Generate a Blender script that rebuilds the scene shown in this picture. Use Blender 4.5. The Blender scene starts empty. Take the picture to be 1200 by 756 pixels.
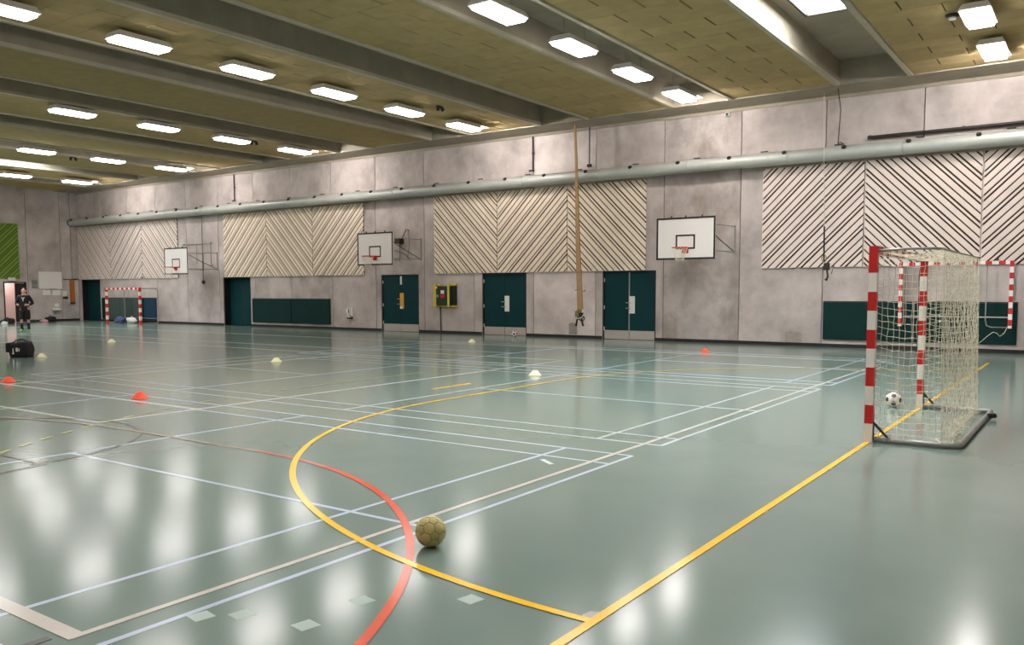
import bpy, bmesh, math, random
from mathutils import Vector, Matrix

random.seed(7)
S = bpy.context.scene
COL = S.collection
PI = math.pi

# ------------------------------------------------------------------ camera
F_PX, YAW, PITCH, ROLL, CAM_H, CY = 985.85, 0.6103, 0.0741, -0.0019, 1.6256, 413.16
fw = Vector((-math.sin(YAW) * math.cos(PITCH), math.cos(YAW) * math.cos(PITCH), -math.sin(PITCH)))
rt0 = Vector((math.cos(YAW), math.sin(YAW), 0)); up0 = rt0.cross(fw)
rt = rt0 * math.cos(ROLL) + up0 * math.sin(ROLL)
up = up0 * math.cos(ROLL) - rt0 * math.sin(ROLL)
cam = bpy.data.cameras.new('camera')
cam.sensor_fit = 'HORIZONTAL'; cam.sensor_width = 36.0
cam.lens = F_PX / 1200 * 36.0
cam.shift_y = (CY - 378.0) / 1200.0
cam.clip_end = 300
cam_o = bpy.data.objects.new('camera', cam)
M3 = Matrix((rt, up, -fw)).transposed()
cam_o.matrix_world = Matrix.Translation((0, 0, CAM_H)) @ M3.to_4x4()
COL.objects.link(cam_o); S.camera = cam_o

# ------------------------------------------------------------------ world, exposure
w = bpy.data.worlds.new('world'); S.world = w; w.use_nodes = True
w.node_tree.nodes['Background'].inputs[0].default_value = (0.75, 0.85, 1.0, 1)
w.node_tree.nodes['Background'].inputs[1].default_value = 0.5
S.view_settings.view_transform = 'Standard'
S.view_settings.look = 'None'
S.view_settings.gamma = 1.0
S.view_settings.use_curve_mapping = False
S.view_settings.exposure = 0.17
LAMP_STRENGTH = 25.0
ADDED_GLOW = 560.0  # strength of the added wall-side glow panels
SKY_STRENGTH = 38.0

# ------------------------------------------------------------------ materials
MATS = {}
def lin(c):
    return tuple(((v / 255) / 12.92 if v / 255 <= 0.04045 else ((v / 255 + 0.055) / 1.055) ** 2.4) for v in c)

def mat(name, rgb, rough=0.6, metal=0.0, var=0.0, scale=4.0, stretch=(1, 1, 1), bump=0.0, bscale=60.0, spec=0.5, coat=0.0, emit=0.0):
    """procedural principled material; rgb is sRGB 0..255"""
    if name in MATS: return MATS[name]
    m = bpy.data.materials.new(name); m.use_nodes = True
    nt = m.node_tree; b = nt.nodes['Principled BSDF']
    c = lin(rgb)
    b.inputs['Roughness'].default_value = rough
    b.inputs['Metallic'].default_value = metal
    b.inputs['Specular IOR Level'].default_value = spec
    b.inputs['Coat Weight'].default_value = coat
    b.inputs['Base Color'].default_value = (*c, 1)
    if emit:
        b.inputs['Emission Color'].default_value = (*c, 1)
        b.inputs['Emission Strength'].default_value = emit
    if var or bump:
        g = nt.nodes.new('ShaderNodeNewGeometry')
        mp = nt.nodes.new('ShaderNodeMapping'); mp.inputs['Scale'].default_value = stretch
        nt.links.new(g.outputs['Position'], mp.inputs['Vector'])
    if var:
        n = nt.nodes.new('ShaderNodeTexNoise'); n.inputs['Scale'].default_value = scale
        n.inputs['Detail'].default_value = 6; n.inputs['Roughness'].default_value = 0.62
        nt.links.new(mp.outputs[0], n.inputs['Vector'])
        r = nt.nodes.new('ShaderNodeValToRGB')
        r.color_ramp.elements[0].position = 0.3; r.color_ramp.elements[1].position = 0.7
        r.color_ramp.elements[0].color = (*[v * (1 - var) for v in c], 1)
        r.color_ramp.elements[1].color = (*[min(1, v * (1 + var)) for v in c], 1)
        nt.links.new(n.outputs['Fac'], r.inputs[0]); nt.links.new(r.outputs[0], b.inputs['Base Color'])
    if bump:
        n2 = nt.nodes.new('ShaderNodeTexNoise'); n2.inputs['Scale'].default_value = bscale
        n2.inputs['Detail'].default_value = 3
        nt.links.new(mp.outputs[0], n2.inputs['Vector'])
        bp = nt.nodes.new('ShaderNodeBump'); bp.inputs['Strength'].default_value = bump; bp.inputs['Distance'].default_value = 0.01
        nt.links.new(n2.outputs['Fac'], bp.inputs['Height']); nt.links.new(bp.outputs[0], b.inputs['Normal'])
    MATS[name] = m
    return m

def concrete_mat():
    """cast concrete; per-panel tone and stain come from object properties (each slab was cast differently)"""
    m = bpy.data.materials.new('cast_concrete'); m.use_nodes = True
    nt = m.node_tree; N = nt.nodes.new; L = nt.links.new; b = nt.nodes['Principled BSDF']
    b.inputs['Roughness'].default_value = 0.75; b.inputs['Specular IOR Level'].default_value = 0.3
    g = N('ShaderNodeNewGeometry')
    oi = N('ShaderNodeObjectInfo')
    off = N('ShaderNodeVectorMath'); off.operation = 'MULTIPLY_ADD'
    L(g.outputs['Position'], off.inputs[0]); off.inputs[1].default_value = (1, 1, 1)
    cb = N('ShaderNodeCombineXYZ'); mu = N('ShaderNodeMath'); mu.operation = 'MULTIPLY'; mu.inputs[1].default_value = 37.0
    L(oi.outputs['Random'], mu.inputs[0]); L(mu.outputs[0], cb.inputs[1]); L(cb.outputs[0], off.inputs[2])
    n = N('ShaderNodeTexNoise'); n.inputs['Scale'].default_value = 0.75; n.inputs['Detail'].default_value = 8; n.inputs['Roughness'].default_value = 0.62
    L(off.outputs[0], n.inputs['Vector'])
    r = N('ShaderNodeValToRGB')
    e = r.color_ramp.elements
    e[0].position = 0.28; e[0].color = (*lin((152, 142, 137)), 1)
    e[1].position = 0.72; e[1].color = (*lin((210, 200, 195)), 1)
    mid = e.new(0.52); mid.color = (*lin((188, 177, 171)), 1)
    L(n.outputs['Fac'], r.inputs[0])
    # tone from the slab
    at = N('ShaderNodeAttribute'); at.attribute_type = 'OBJECT'; at.attribute_name = 'tone'
    mx = N('ShaderNodeMix'); mx.data_type = 'RGBA'; mx.blend_type = 'MULTIPLY'; mx.inputs[0].default_value = 1
    L(r.outputs[0], mx.inputs[6]); L(at.outputs['Fac'], mx.inputs[7])
    # stains: vertically drawn brownish noise
    mp = N('ShaderNodeMapping'); mp.inputs['Scale'].default_value = (1.0, 1.0, 0.6)
    L(off.outputs[0], mp.inputs[0])
    n2 = N('ShaderNodeTexNoise'); n2.inputs['Scale'].default_value = 1.2; n2.inputs['Detail'].default_value = 7; n2.inputs['Roughness'].default_value = 0.7
    L(mp.outputs[0], n2.inputs['Vector'])
    rr = N('ShaderNodeMapRange'); rr.inputs[1].default_value = 0.44; rr.inputs[2].default_value = 0.75
    L(n2.outputs['Fac'], rr.inputs[0])
    as_ = N('ShaderNodeAttribute'); as_.attribute_type = 'OBJECT'; as_.attribute_name = 'stain'
    ms = N('ShaderNodeMath'); ms.operation = 'MULTIPLY'
    L(rr.outputs[0], ms.inputs[0]); L(as_.outputs['Fac'], ms.inputs[1])
    mx2 = N('ShaderNodeMix'); mx2.data_type = 'RGBA'
    L(ms.outputs[0], mx2.inputs[0]); L(mx.outputs[2], mx2.inputs[6]); mx2.inputs[7].default_value = (*lin((126, 110, 96)), 1)
    L(mx2.outputs[2], b.inputs['Base Color'])
    n3 = N('ShaderNodeTexNoise'); n3.inputs['Scale'].default_value = 9; n3.inputs['Detail'].default_value = 5
    L(g.outputs['Position'], n3.inputs['Vector'])
    bp = N('ShaderNodeBump'); bp.inputs['Strength'].default_value = 0.12; bp.inputs['Distance'].default_value = 0.02
    L(n3.outputs['Fac'], bp.inputs['Height']); L(bp.outputs[0], b.inputs['Normal'])
    MATS['cast_concrete'] = m
    return m

def floor_mat():
    m = bpy.data.materials.new('sports_floor'); m.use_nodes = True
    nt = m.node_tree; N = nt.nodes.new; L = nt.links.new; b = nt.nodes['Principled BSDF']
    g = N('ShaderNodeNewGeometry')
    n = N('ShaderNodeTexNoise'); n.inputs['Scale'].default_value = 0.9; n.inputs['Detail'].default_value = 5
    L(g.outputs['Position'], n.inputs['Vector'])
    r = N('ShaderNodeValToRGB'); e = r.color_ramp.elements
    e[0].position = 0.3; e[0].color = (*lin((112, 131, 123)), 1)
    e[1].position = 0.7; e[1].color = (*lin((120, 138, 129)), 1)
    L(n.outputs['Fac'], r.inputs[0]); L(r.outputs[0], b.inputs['Base Color'])
    n2 = N('ShaderNodeTexNoise'); n2.inputs['Scale'].default_value = 2.5; n2.inputs['Detail'].default_value = 6
    L(g.outputs['Position'], n2.inputs['Vector'])
    mr = N('ShaderNodeMapRange'); mr.inputs[3].default_value = 0.14; mr.inputs[4].default_value = 0.175
    L(n2.outputs['Fac'], mr.inputs[0]); L(mr.outputs[0], b.inputs['Roughness'])
    b.inputs['IOR'].default_value = 1.58
    MATS['sports_floor'] = m
    return m

def ceiling_board_mat():
    m = bpy.data.materials.new('wood_wool_board'); m.use_nodes = True
    nt = m.node_tree; N = nt.nodes.new; L = nt.links.new; b = nt.nodes['Principled BSDF']
    b.inputs['Roughness'].default_value = 0.95; b.inputs['Specular IOR Level'].default_value = 0.1
    g = N('ShaderNodeNewGeometry'); oi = N('ShaderNodeObjectInfo')
    n = N('ShaderNodeTexNoise'); n.inputs['Scale'].default_value = 3.0; n.inputs['Detail'].default_value = 8
    L(g.outputs['Position'], n.inputs['Vector'])
    r = N('ShaderNodeValToRGB'); e = r.color_ramp.elements
    e[0].position = 0.3; e[0].color = (*lin((170, 149, 106)), 1)
    e[1].position = 0.7; e[1].color = (*lin((182, 160, 115)), 1)
    L(n.outputs['Fac'], r.inputs[0])
    hs = N('ShaderNodeHueSaturation')
    mr = N('ShaderNodeMapRange'); mr.inputs[3].default_value = 0.94; mr.inputs[4].default_value = 1.05
    L(oi.outputs['Random'], mr.inputs[0]); L(mr.outputs[0], hs.inputs['Value']); L(r.outputs[0], hs.inputs['Color'])
    L(hs.outputs[0], b.inputs['Base Color'])
    n2 = N('ShaderNodeTexNoise'); n2.inputs['Scale'].default_value = 90
    L(g.outputs['Position'], n2.inputs['Vector'])
    bp = N('ShaderNodeBump'); bp.inputs['Strength'].default_value = 0.3; bp.inputs['Distance'].default_value = 0.01
    L(n2.outputs['Fac'], bp.inputs['Height']); L(bp.outputs[0], b.inputs['Normal'])
    MATS['wood_wool_board'] = m
    return m

def emission(name, rgb, strength):
    m = bpy.data.materials.new(name); m.use_nodes = True
    nt = m.node_tree; nt.nodes.clear()
    e = nt.nodes.new('ShaderNodeEmission'); o = nt.nodes.new('ShaderNodeOutputMaterial')
    e.inputs[0].default_value = (*rgb, 1); e.inputs[1].default_value = strength
    nt.links.new(e.outputs[0], o.inputs[0]); MATS[name] = m
    return m

M_CONC = concrete_mat(); M_FLOOR = floor_mat(); M_BOARD = ceiling_board_mat()
M_BEAM = mat('beam_concrete', (152, 142, 124), 0.8, var=0.12, scale=1.5, bump=0.1, bscale=20)
M_LIP = mat('beam_lip', (178, 168, 146), 0.7, var=0.08, scale=3)
M_GAP = mat('dark_gap', (38, 34, 28), 0.9)
M_LAMP = emission('lamp_diffuser', (1.0, 0.945, 0.92), LAMP_STRENGTH)
M_SKY = emission('skylight_pane', (0.93, 0.97, 1.0), SKY_STRENGTH)
M_WHITEMETAL = mat('white_enamel', (225, 222, 216), 0.45)
M_DARKMETAL = mat('dark_metal', (52, 46, 42), 0.5, 0.3)
M_BASE = mat('black_baseboard', (24, 20, 18), 0.55)
M_DOOR = mat('teal_door_paint', (0, 50, 53), 0.55, var=0.05, scale=2, spec=0.2)
M_DFRAME = mat('door_frame', (14, 20, 22), 0.5)
M_KICK = mat('brushed_kickplate', (178, 170, 162), 0.42, 0.25, var=0.05, scale=8)
M_STEEL = mat('steel', (165, 165, 162), 0.35, 0.8)
M_PLATE = mat('door_plate', (222, 222, 214), 0.4)
M_YPLATE = mat('yellow_plate', (220, 160, 40), 0.45)
M_SLAT = mat('cream_slat', (222, 206, 196), 0.7, var=0.05, scale=2.5, stretch=(1, 1, 1), bump=0.1, bscale=40)
M_SLATW = mat('cream_slat_warm', (230, 214, 192), 0.7, var=0.06, scale=2.5, bump=0.1, bscale=40)
M_SLATB = mat('panel_backing', (58, 43, 34), 0.9)
M_GSLAT = mat('green_slat', (116, 144, 50), 0.7, var=0.06, scale=2.5)
M_GSLATB = mat('green_backing', (44, 64, 14), 0.9)
M_DUCT = mat('galvanised_duct', (172, 174, 166), 0.45, 0.15, var=0.08, scale=2.0)
M_MAT = mat('green_vinyl_mat', (0, 42, 40), 0.6, var=0.05, scale=3, spec=0.2)
M_MATG = mat('greygreen_vinyl_mat', (62, 80, 76), 0.5, var=0.05, scale=3)
M_MATB = mat('blue_vinyl_mat', (10, 52, 78), 0.5, var=0.05, scale=3)
M_RED = mat('goal_red', (200, 26, 24), 0.4)
M_WHITE = mat('goal_white', (235, 228, 218), 0.4)
M_NET = mat('net_cord', (226, 216, 192), 0.9)
M_TUBE = mat('galvanised_tube', (150, 148, 144), 0.4, 0.4, var=0.1, scale=6)
M_BLACK = mat('black_paint', (22, 20, 20), 0.5)
M_BLACKCLOTH = mat('black_nylon', (20, 17, 20), 0.75, var=0.2, scale=20, bump=0.2, bscale=200)
M_BB = mat('backboard_white', (226, 220, 214), 0.35)
M_ORANGE = mat('cone_orange', (250, 84, 44), 0.5)
M_YELLOW = mat('cone_yellow', (238, 234, 186), 0.5)
M_LW = mat('line_white', (196, 202, 206), 0.18, var=0.04, scale=5)
M_LC = mat('line_cream', (206, 200, 190), 0.18, var=0.04, scale=5)
M_LB = mat('line_blueish', (194, 204, 222), 0.18, var=0.04, scale=5)
M_LY = mat('line_yellow', (250, 196, 36), 0.18, var=0.06, scale=5)
M_LYP = mat('line_pale_yellow', (196, 190, 122), 0.18, var=0.06, scale=5)
M_LR = mat('line_red', (222, 92, 62), 0.18, var=0.06, scale=5)
M_LG = mat('line_grey', (98, 100, 98), 0.18, var=0.06, scale=5)
M_LM = mat('mark_mint', (166, 184, 174), 0.3)
M_ARM = mat('arm_grey', (150, 146, 142), 0.5, 0.2)
M_STRAP = mat('tan_webbing', (170, 136, 96), 0.85, var=0.1, scale=8)

# ------------------------------------------------------------------ mesh helpers
class MB:
    def __init__(s): s.v = []; s.f = []; s.m = []
    def add(s, verts, faces, mi=0):
        o = len(s.v); s.v += [tuple(p) for p in verts]
        s.f += [tuple(i + o for i in f) for f in faces]; s.m += [mi] * len(faces)
        return s
    def box(s, x0, x1, y0, y1, z0, z1, mi=0):
        V = [(x, y, z) for z in (z0, z1) for y in (y0, y1) for x in (x0, x1)]
        return s.add(V, [(0, 2, 3, 1), (4, 5, 7, 6), (0, 1, 5, 4), (2, 6, 7, 3), (0, 4, 6, 2), (1, 3, 7, 5)], mi)
    def bbox(s, x0, x1, y0, y1, z0, z1, b=0.01, mi=0):
        """box with bevelled edges (chamfered along every edge)"""
        bm = bmesh.new()
        bmesh.ops.create_cube(bm, size=1.0)
        for v in bm.verts:
            v.co = Vector(((x0 + x1) / 2 + v.co.x * (x1 - x0), (y0 + y1) / 2 + v.co.y * (y1 - y0), (z0 + z1) / 2 + v.co.z * (z1 - z0)))
        bmesh.ops.bevel(bm, geom=list(bm.edges), offset=b, segments=2, affect='EDGES', profile=0.6)
        bm.verts.index_update()
        s.add([v.co for v in bm.verts], [[v.index for v in f.verts] for f in bm.faces], mi); bm.free()
        return s
    def prism(s, poly, axis, a, b, mi=0):
        """extrude a 2-D polygon along axis ('x','y','z') between a and b"""
        def P(u, v, t): return {'x': (t, u, v), 'y': (u, t, v), 'z': (u, v, t)}[axis]
        n = len(poly)
        V = [P(u, v, a) for u, v in poly] + [P(u, v, b) for u, v in poly]
        Fc = [tuple(range(n)), tuple(range(2 * n - 1, n - 1, -1))] + [(i, i + n, (i + 1) % n + n, (i + 1) % n) for i in range(n)]
        return s.add(V, Fc, mi)
    def tube(s, pts, r, n=8, mi=0, closed=False, caps=True):
        pts = [Vector(p) for p in pts]; rr = r if isinstance(r, (list, tuple)) else [r] * len(pts)
        rings = []; prev = None
        for i, p in enumerate(pts):
            if closed: d = pts[(i + 1) % len(pts)] - pts[i - 1]
            else: d = (pts[min(i + 1, len(pts) - 1)] - pts[max(i - 1, 0)])
            d = d.normalized() if d.length > 1e-9 else Vector((0, 0, 1))
            if prev is None:
                a = Vector((0, 0, 1)) if abs(d.z) < 0.9 else Vector((1, 0, 0))
                u = d.cross(a).normalized()
            else:
                u = prev - d * prev.dot(d); u = u.normalized() if u.length > 1e-6 else d.orthogonal().normalized()
            prev = u; vv = d.cross(u)
            rings.append([p + (u * math.cos(2 * PI * k / n) + vv * math.sin(2 * PI * k / n)) * rr[i] for k in range(n)])
        V = [q for ring in rings for q in ring]; Fc = []
        m = len(pts)
        for i in range(m if closed else m - 1):
            j = (i + 1) % m
            for k in range(n):
                Fc.append((i * n + k, i * n + (k + 1) % n, j * n + (k + 1) % n, j * n + k))
        if caps and not closed:
            Fc.append(tuple(range(n - 1, -1, -1))); Fc.append(tuple((m - 1) * n + k for k in range(n)))
        return s.add(V, Fc, mi)
    def lathe(s, prof, c=(0, 0, 0), n=20, mi=0, axis='z', caps=True):
        V = []; Fc = []
        for r, z in prof:
            for k in range(n):
                a = 2 * PI * k / n
                q = (r * math.cos(a), r * math.sin(a), z)
                if axis == 'y': q = (q[0], q[2], q[1])
                if axis == 'x': q = (q[2], q[0], q[1])
                V.append((c[0] + q[0], c[1] + q[1], c[2] + q[2]))
        for i in range(len(prof) - 1):
            for k in range(n):
                Fc.append((i * n + k, i * n + (k + 1) % n, (i + 1) * n + (k + 1) % n, (i + 1) * n + k))
        if caps and prof[0][0] > 1e-6: Fc.append(tuple(range(n - 1, -1, -1)))
        if caps and prof[-1][0] > 1e-6: Fc.append(tuple((len(prof) - 1) * n + k for k in range(n)))
        return s.add(V, Fc, mi)
    def mesh(s, name, mats, smooth=False):
        me = bpy.data.meshes.new(name); me.from_pydata(s.v, [], s.f)
        mats = mats if isinstance(mats, (list, tuple)) else [mats]
        for m in mats: me.materials.append(m)
        if len(mats) > 1: me.polygons.foreach_set('material_index', s.m)
        bm = bmesh.new(); bm.from_mesh(me); bmesh.ops.recalc_face_normals(bm, faces=bm.faces)
        bm.to_mesh(me); bm.free()
        if smooth:
            me.polygons.foreach_set('use_smooth', [True] * len(me.polygons))
        me.update(); return me
    def build(s, name, mats, parent=None, smooth=False, loc=None, rotz=0.0):
        o = bpy.data.objects.new(name, s.mesh(name, mats, smooth)); COL.objects.link(o)
        if parent is not None: o.parent = parent
        if loc: o.location = loc
        o.rotation_euler.z = rotz
        return o

def tag(o, label=None, cat=None, group=None, kind=None):
    if label: o['label'] = label
    if cat: o['category'] = cat
    if group: o['group'] = group
    if kind: o['kind'] = kind
    return o
def empty(name, loc=(0, 0, 0), rotz=0.0, label=None, cat=None, group=None, kind=None):
    o = bpy.data.objects.new(name, None); COL.objects.link(o)
    o.location = loc; o.rotation_euler.z = rotz; o.empty_display_size = 0.2
    return tag(o, label, cat, group, kind)
def inst(name, me, parent=None, loc=(0, 0, 0), rotz=0.0):
    o = bpy.data.objects.new(name, me); COL.objects.link(o); o.location = loc; o.rotation_euler.z = rotz
    if parent is not None: o.parent = parent
    return o
def copy_tree(o, parent=None):
    c = o.copy(); COL.objects.link(c); c.parent = parent
    for ch in list(o.children): copy_tree(ch, c)
    return c

# ------------------------------------------------------------------ dimensions
W = 24.585            # long wall (inner face)
XE = -46.5            # end wall
XR = 3.2              # wall beside the camera
YN = -2.6             # wall behind the camera
ZC = 7.0              # soffit of the ceiling boxes
ZS = 7.6              # slot ceiling
YB = 23.4             # edge beam begins

# ------------------------------------------------------------------ floor
floor = MB().box(XE - 1.5, XR, YN, W + 0.6, -0.2, 0.0).build('floor', M_FLOOR)
tag(floor, 'glossy grey-green sports floor covered in court lines', kind='structure')

DH = 2.24
# ------------------------------------------------------------------ long wall: slabs with recessed joints
wbk = MB().box(XE - 0.3, XR + 0.3, W + 0.12, W + 0.3, DH, 8.4).box(XE - 0.3, XR + 0.3, W + 0.12, W + 0.3, -0.2, 0.0)
for a_, b_ in ((XE - 0.3, -46.22), (-44.3, -33.65), (-31.66, XR + 0.3)): wbk.box(a_, b_, W + 0.12, W + 0.3, 0.0, DH)
wall = wbk.build('wall_back', M_GAP)
tag(wall, 'long pale concrete wall cast in tall slabs', kind='structure')
JX = [-46.5, -44.05, -41.55, -38.95, -36.4, -33.92, -31.35, -28.85, -26.33, -23.82, -21.27, -18.88, -16.27, -13.8, -11.36, -8.9, -6.48, -3.99, -1.5, 1.0, 3.2]
DOORS = {(-46.5, -44.05): (-46.22, -44.3), (-33.92, -31.35): (-33.65, -31.66), (-23.82, -21.27): (-23.55, -21.57),
         (-18.88, -16.27): (-18.52, -16.57), (-13.8, -11.36): (-13.54, -11.61)}
DH = 2.24
TONE = {-11.36: (0.9, 0.9), -13.8: (1.0, 0.25), -8.9: (0.93, 0.2), -6.48: (0.99, 0.25), -23.82: (0.93, 0.5), -26.33: (0.99, 0.4), -28.85: (0.95, 0.6),
        -18.88: (1.04, 0.3), -16.27: (1.22, 0.1), -21.27: (1.0, 0.15), -3.99: (1.03, 0.05)}
g = 0.012
for i in range(len(JX) - 1):
    a, b = JX[i], JX[i + 1]
    mb = MB()
    if (a, b) in DOORS:
        d0, d1 = DOORS[(a, b)]
        mb.prism([(a + g, 0), (d0, 0), (d0, DH), (d1, DH), (d1, 0), (b - g, 0), (b - g, 7.6), (a + g, 7.6)], 'y', W, W + 0.14)
    else:
        mb.prism([(a + g, 0), (b - g, 0), (b - g, 7.6), (a + g, 7.6)], 'y', W, W + 0.14)
    o = mb.build('concrete_slab', M_CONC, wall)
    t, s_ = TONE.get(a, (random.uniform(0.95, 1.03), random.uniform(0.05, 0.4)))
    o['tone'] = t; o['stain'] = s_

M_PATCH = mat('grey_patch', (150, 140, 130), 0.85, var=0.15, scale=9)  # thin irregular grey plates low on the long wall
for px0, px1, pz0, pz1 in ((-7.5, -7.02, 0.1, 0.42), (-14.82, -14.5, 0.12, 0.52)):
    MB().prism([(px0, pz0), (px1, pz0), (px1, pz1 - 0.05), (px1 - 0.1, pz1 - 0.03), (px0 + 0.12, pz1), (px0, pz1 - 0.04)], 'y', W - 0.004, W).build('wall_patch', M_PATCH, wall)

# baseboards between the doors
edges = [XE] + [v for k in sorted(DOORS) for v in DOORS[k]] + [XR]
n = 0
for i in range(0, len(edges), 2):
    a, b = edges[i], edges[i + 1]
    if b - a > 0.3:
        tag(MB().box(a, b, W - 0.025, W, 0, 0.1).build('baseboard_back' + ('' if n == 0 else '.%03d' % n), M_BASE), 'black baseboard strip at the foot of the concrete wall', kind='structure'); n += 1

# end wall
wl = MB().box(XE - 0.3, XE - 0.14, YN - 0.3, W, 2.12, 8.4).box(XE - 0.3, XE - 0.14, YN - 0.3, 20.68, -0.2, 2.12).box(XE - 0.3, XE - 0.14, 21.8, W, -0.2, 2.12).build('wall_left', M_GAP)
tag(wl, 'concrete end wall with doorway and green slatted panel', kind='structure')
JY = [-2.6, -0.3, 2.2, 4.7, 7.2, 9.7, 12.2, 14.7, 17.2, 19.4, 21.9, 23.66, 24.585]
for i in range(len(JY) - 1):
    a, b = JY[i], JY[i + 1]
    mb = MB()
    if a == 19.4: mb.prism([(a + g, 0), (20.68, 0), (20.68, 2.1), (21.8, 2.1), (21.8, 0), (b - g, 0), (b - g, 7.6), (a + g, 7.6)], 'x', XE - 0.16, XE)
    else: mb.prism([(a + g, 0), (b - g, 0), (b - g, 7.6), (a + g, 7.6)], 'x', XE - 0.16, XE)
    o = mb.build('concrete_slab', M_CONC, wl); o['tone'] = random.uniform(0.93, 1.0); o['stain'] = random.uniform(0.05, 0.3)
tag(MB().box(XE, XE + 0.025, 21.85, W - 0.03, 0, 0.1).build('baseboard_left', M_BASE), 'black baseboard strip along the concrete end wall', kind='structure')
tag(MB().box(XE, XE + 0.025, YN, 20.63, 0, 0.1).build('baseboard_left', M_BASE), 'black baseboard strip along the concrete end wall', kind='structure')
# corner pier between the end wall and the long wall
o = MB().box(XE + 0.001, XE + 0.12, 24.2, W - 0.002, 2.3, 7.0).build('trim_1', M_CONC); o['tone'] = 0.85; o['stain'] = 0.3
tag(o, 'narrow concrete pier in the corner of the hall', kind='structure')
# the two walls beside and behind the camera
o = MB().box(XR, XR + 0.3, YN - 0.3, W + 0.3, -0.2, 8.4).build('wall_right', M_CONC); o['tone'] = 1.0; o['stain'] = 0.2
tag(o, 'concrete wall at the near end of the hall', kind='structure')
o = MB().box(XE - 0.3, XR + 0.3, YN - 0.3, YN, -0.2, 8.4).build('wall_front', M_CONC); o['tone'] = 1.0; o['stain'] = 0.2
tag(o, 'concrete wall along the near side of the hall', kind='structure')

# ------------------------------------------------------------------ ceiling: slab, edge beam, hollow box beams with boards, open slots
ceil = MB().box(XE - 0.3, XR + 0.3, YN - 0.3, W + 0.3, ZS, ZS + 0.3).build('ceiling', M_BEAM)
tag(ceil, 'concrete roof slab seen between the ceiling beams', kind='structure')
eb = MB().box(XE, XR, YB, W - 0.001, ZC - 0.03, ZS).build('ceiling_edge_beam', M_BEAM)
tag(eb, 'dark concrete edge beam along the top of the long wall', kind='structure')
tag(MB().box(XE, XR, W - 0.05, W - 0.001, 6.88, 6.97).build('trim_2', M_BEAM), 'thin ledge where the long wall meets the ceiling', kind='structure')

PITCHX = 4.66
RIGHT0 = -1.2         # right edge of the beam right of the first slot
def board_mesh(wd, ln):
    me = MB().bbox(-wd / 2, wd / 2, -ln / 2, ln / 2, -0.03, 0.0, 0.008)
    return me.mesh('board', M_BOARD)
bm_half = board_mesh(1.355, 0.596); bm_q = board_mesh(0.665, 0.596)
beams = []
k = -1
while True:
    xr = RIGHT0 - PITCHX * k; xl = xr - 3.0
    if xr < XE: break
    xl_c = max(xl, XE); xr_c = min(xr, XR)
    if xr_c - xl_c > 0.3:
        mb = MB()
        mb.box(xl_c, xr_c, YN, YB, ZC + 0.05, ZS)                       # concrete body
        body = mb.build('ceiling_beam', M_BEAM)
        tag(body, 'wide hollow roof beam faced below with acoustic boards', kind='structure')
        lip = MB().box(xl_c, xl_c + 0.11, YN, YB, ZC - 0.035, ZC + 0.05).box(xr_c - 0.11, xr_c, YN, YB, ZC - 0.035, ZC + 0.05)
        lip.build('edge_lip', M_LIP, body)
        if k in (0, 1, 2, 3) and xl > XE:
            MB().box(xl + 0.09, xr - 0.09, YN, YB, ZC + 0.03, ZC + 0.05).build('backing', M_GAP, body)
            ymin = {0: 13.0, 1: 9.0, 2: 5.0, 3: 3.0}[k]
            y = YB - 0.3; c = 0
            while y > ymin:
                xc = (xl + xr) / 2
                if c % 2 == 0:
                    inst('board', bm_half, body, (xc - 0.69, y, ZC + 0.03)); inst('board', bm_half, body, (xc + 0.69, y, ZC + 0.03))
                else:
                    inst('board', bm_q, body, (xc - 1.04, y, ZC + 0.03)); inst('board', bm_half, body, (xc, y, ZC + 0.03)); inst('board', bm_q, body, (xc + 1.04, y, ZC + 0.03))
                y -= 0.6; c += 1
            MB().box(xl + 0.12, xr - 0.12, YN, y + 0.29, ZC, ZC + 0.03).build('board_field', M_BOARD, body)
        else:
            MB().box(xl_c + 0.12, xr_c - 0.12, YN, YB - 0.02, ZC, ZC + 0.05).build('board_field', M_BOARD, body)
    k += 1

# skylights in two of the slots
def skylight(xslot_l, label):
    """xslot_l: left wall of the slot"""
    x0, x1 = xslot_l + 0.42, xslot_l + 1.26; y0, y1 = 7.2, 18.9
    root = empty('skylight', ((x0 + x1) / 2, (y0 + y1) / 2, ZS - 0.05), 0, label, 'skylight', 'skylights in the ceiling slots')
    hx, hy = (x1 - x0) / 2, (y1 - y0) / 2
    fr = MB()
    fr.box(-hx - 0.06, -hx, -hy - 0.06, hy + 0.06, -0.05, 0.05).box(hx, hx + 0.06, -hy - 0.06, hy + 0.06, -0.05, 0.05)
    fr.box(-hx, hx, -hy - 0.06, -hy, -0.05, 0.05).box(-hx, hx, hy, hy + 0.06, -0.05, 0.05)
    fr.build('frame', M_DARKMETAL, root)
    npan = 5; L_ = 2 * hy / npan
    pm = MB().box(-hx, hx, 0.03, L_ - 0.03, 0.0, 0.02).mesh('pane', M_SKY)
    for q in range(npan):
        inst('pane', pm, root, (0, -hy + q * L_, 0))
        if q: MB().box(-hx, hx, -hy + q * L_ - 0.03, -hy + q * L_ + 0.03, -0.03, 0.04).build('glazing_bar', M_DARKMETAL, root)
    return root
skylight(RIGHT0 - 3.0 - 1.66, 'bright skylight in the roof slot above the red and white goal')
skylight(RIGHT0 - 3.0 - 1.66 - PITCHX * 7, 'bright skylight in the far roof slot toward the end wall')

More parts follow.
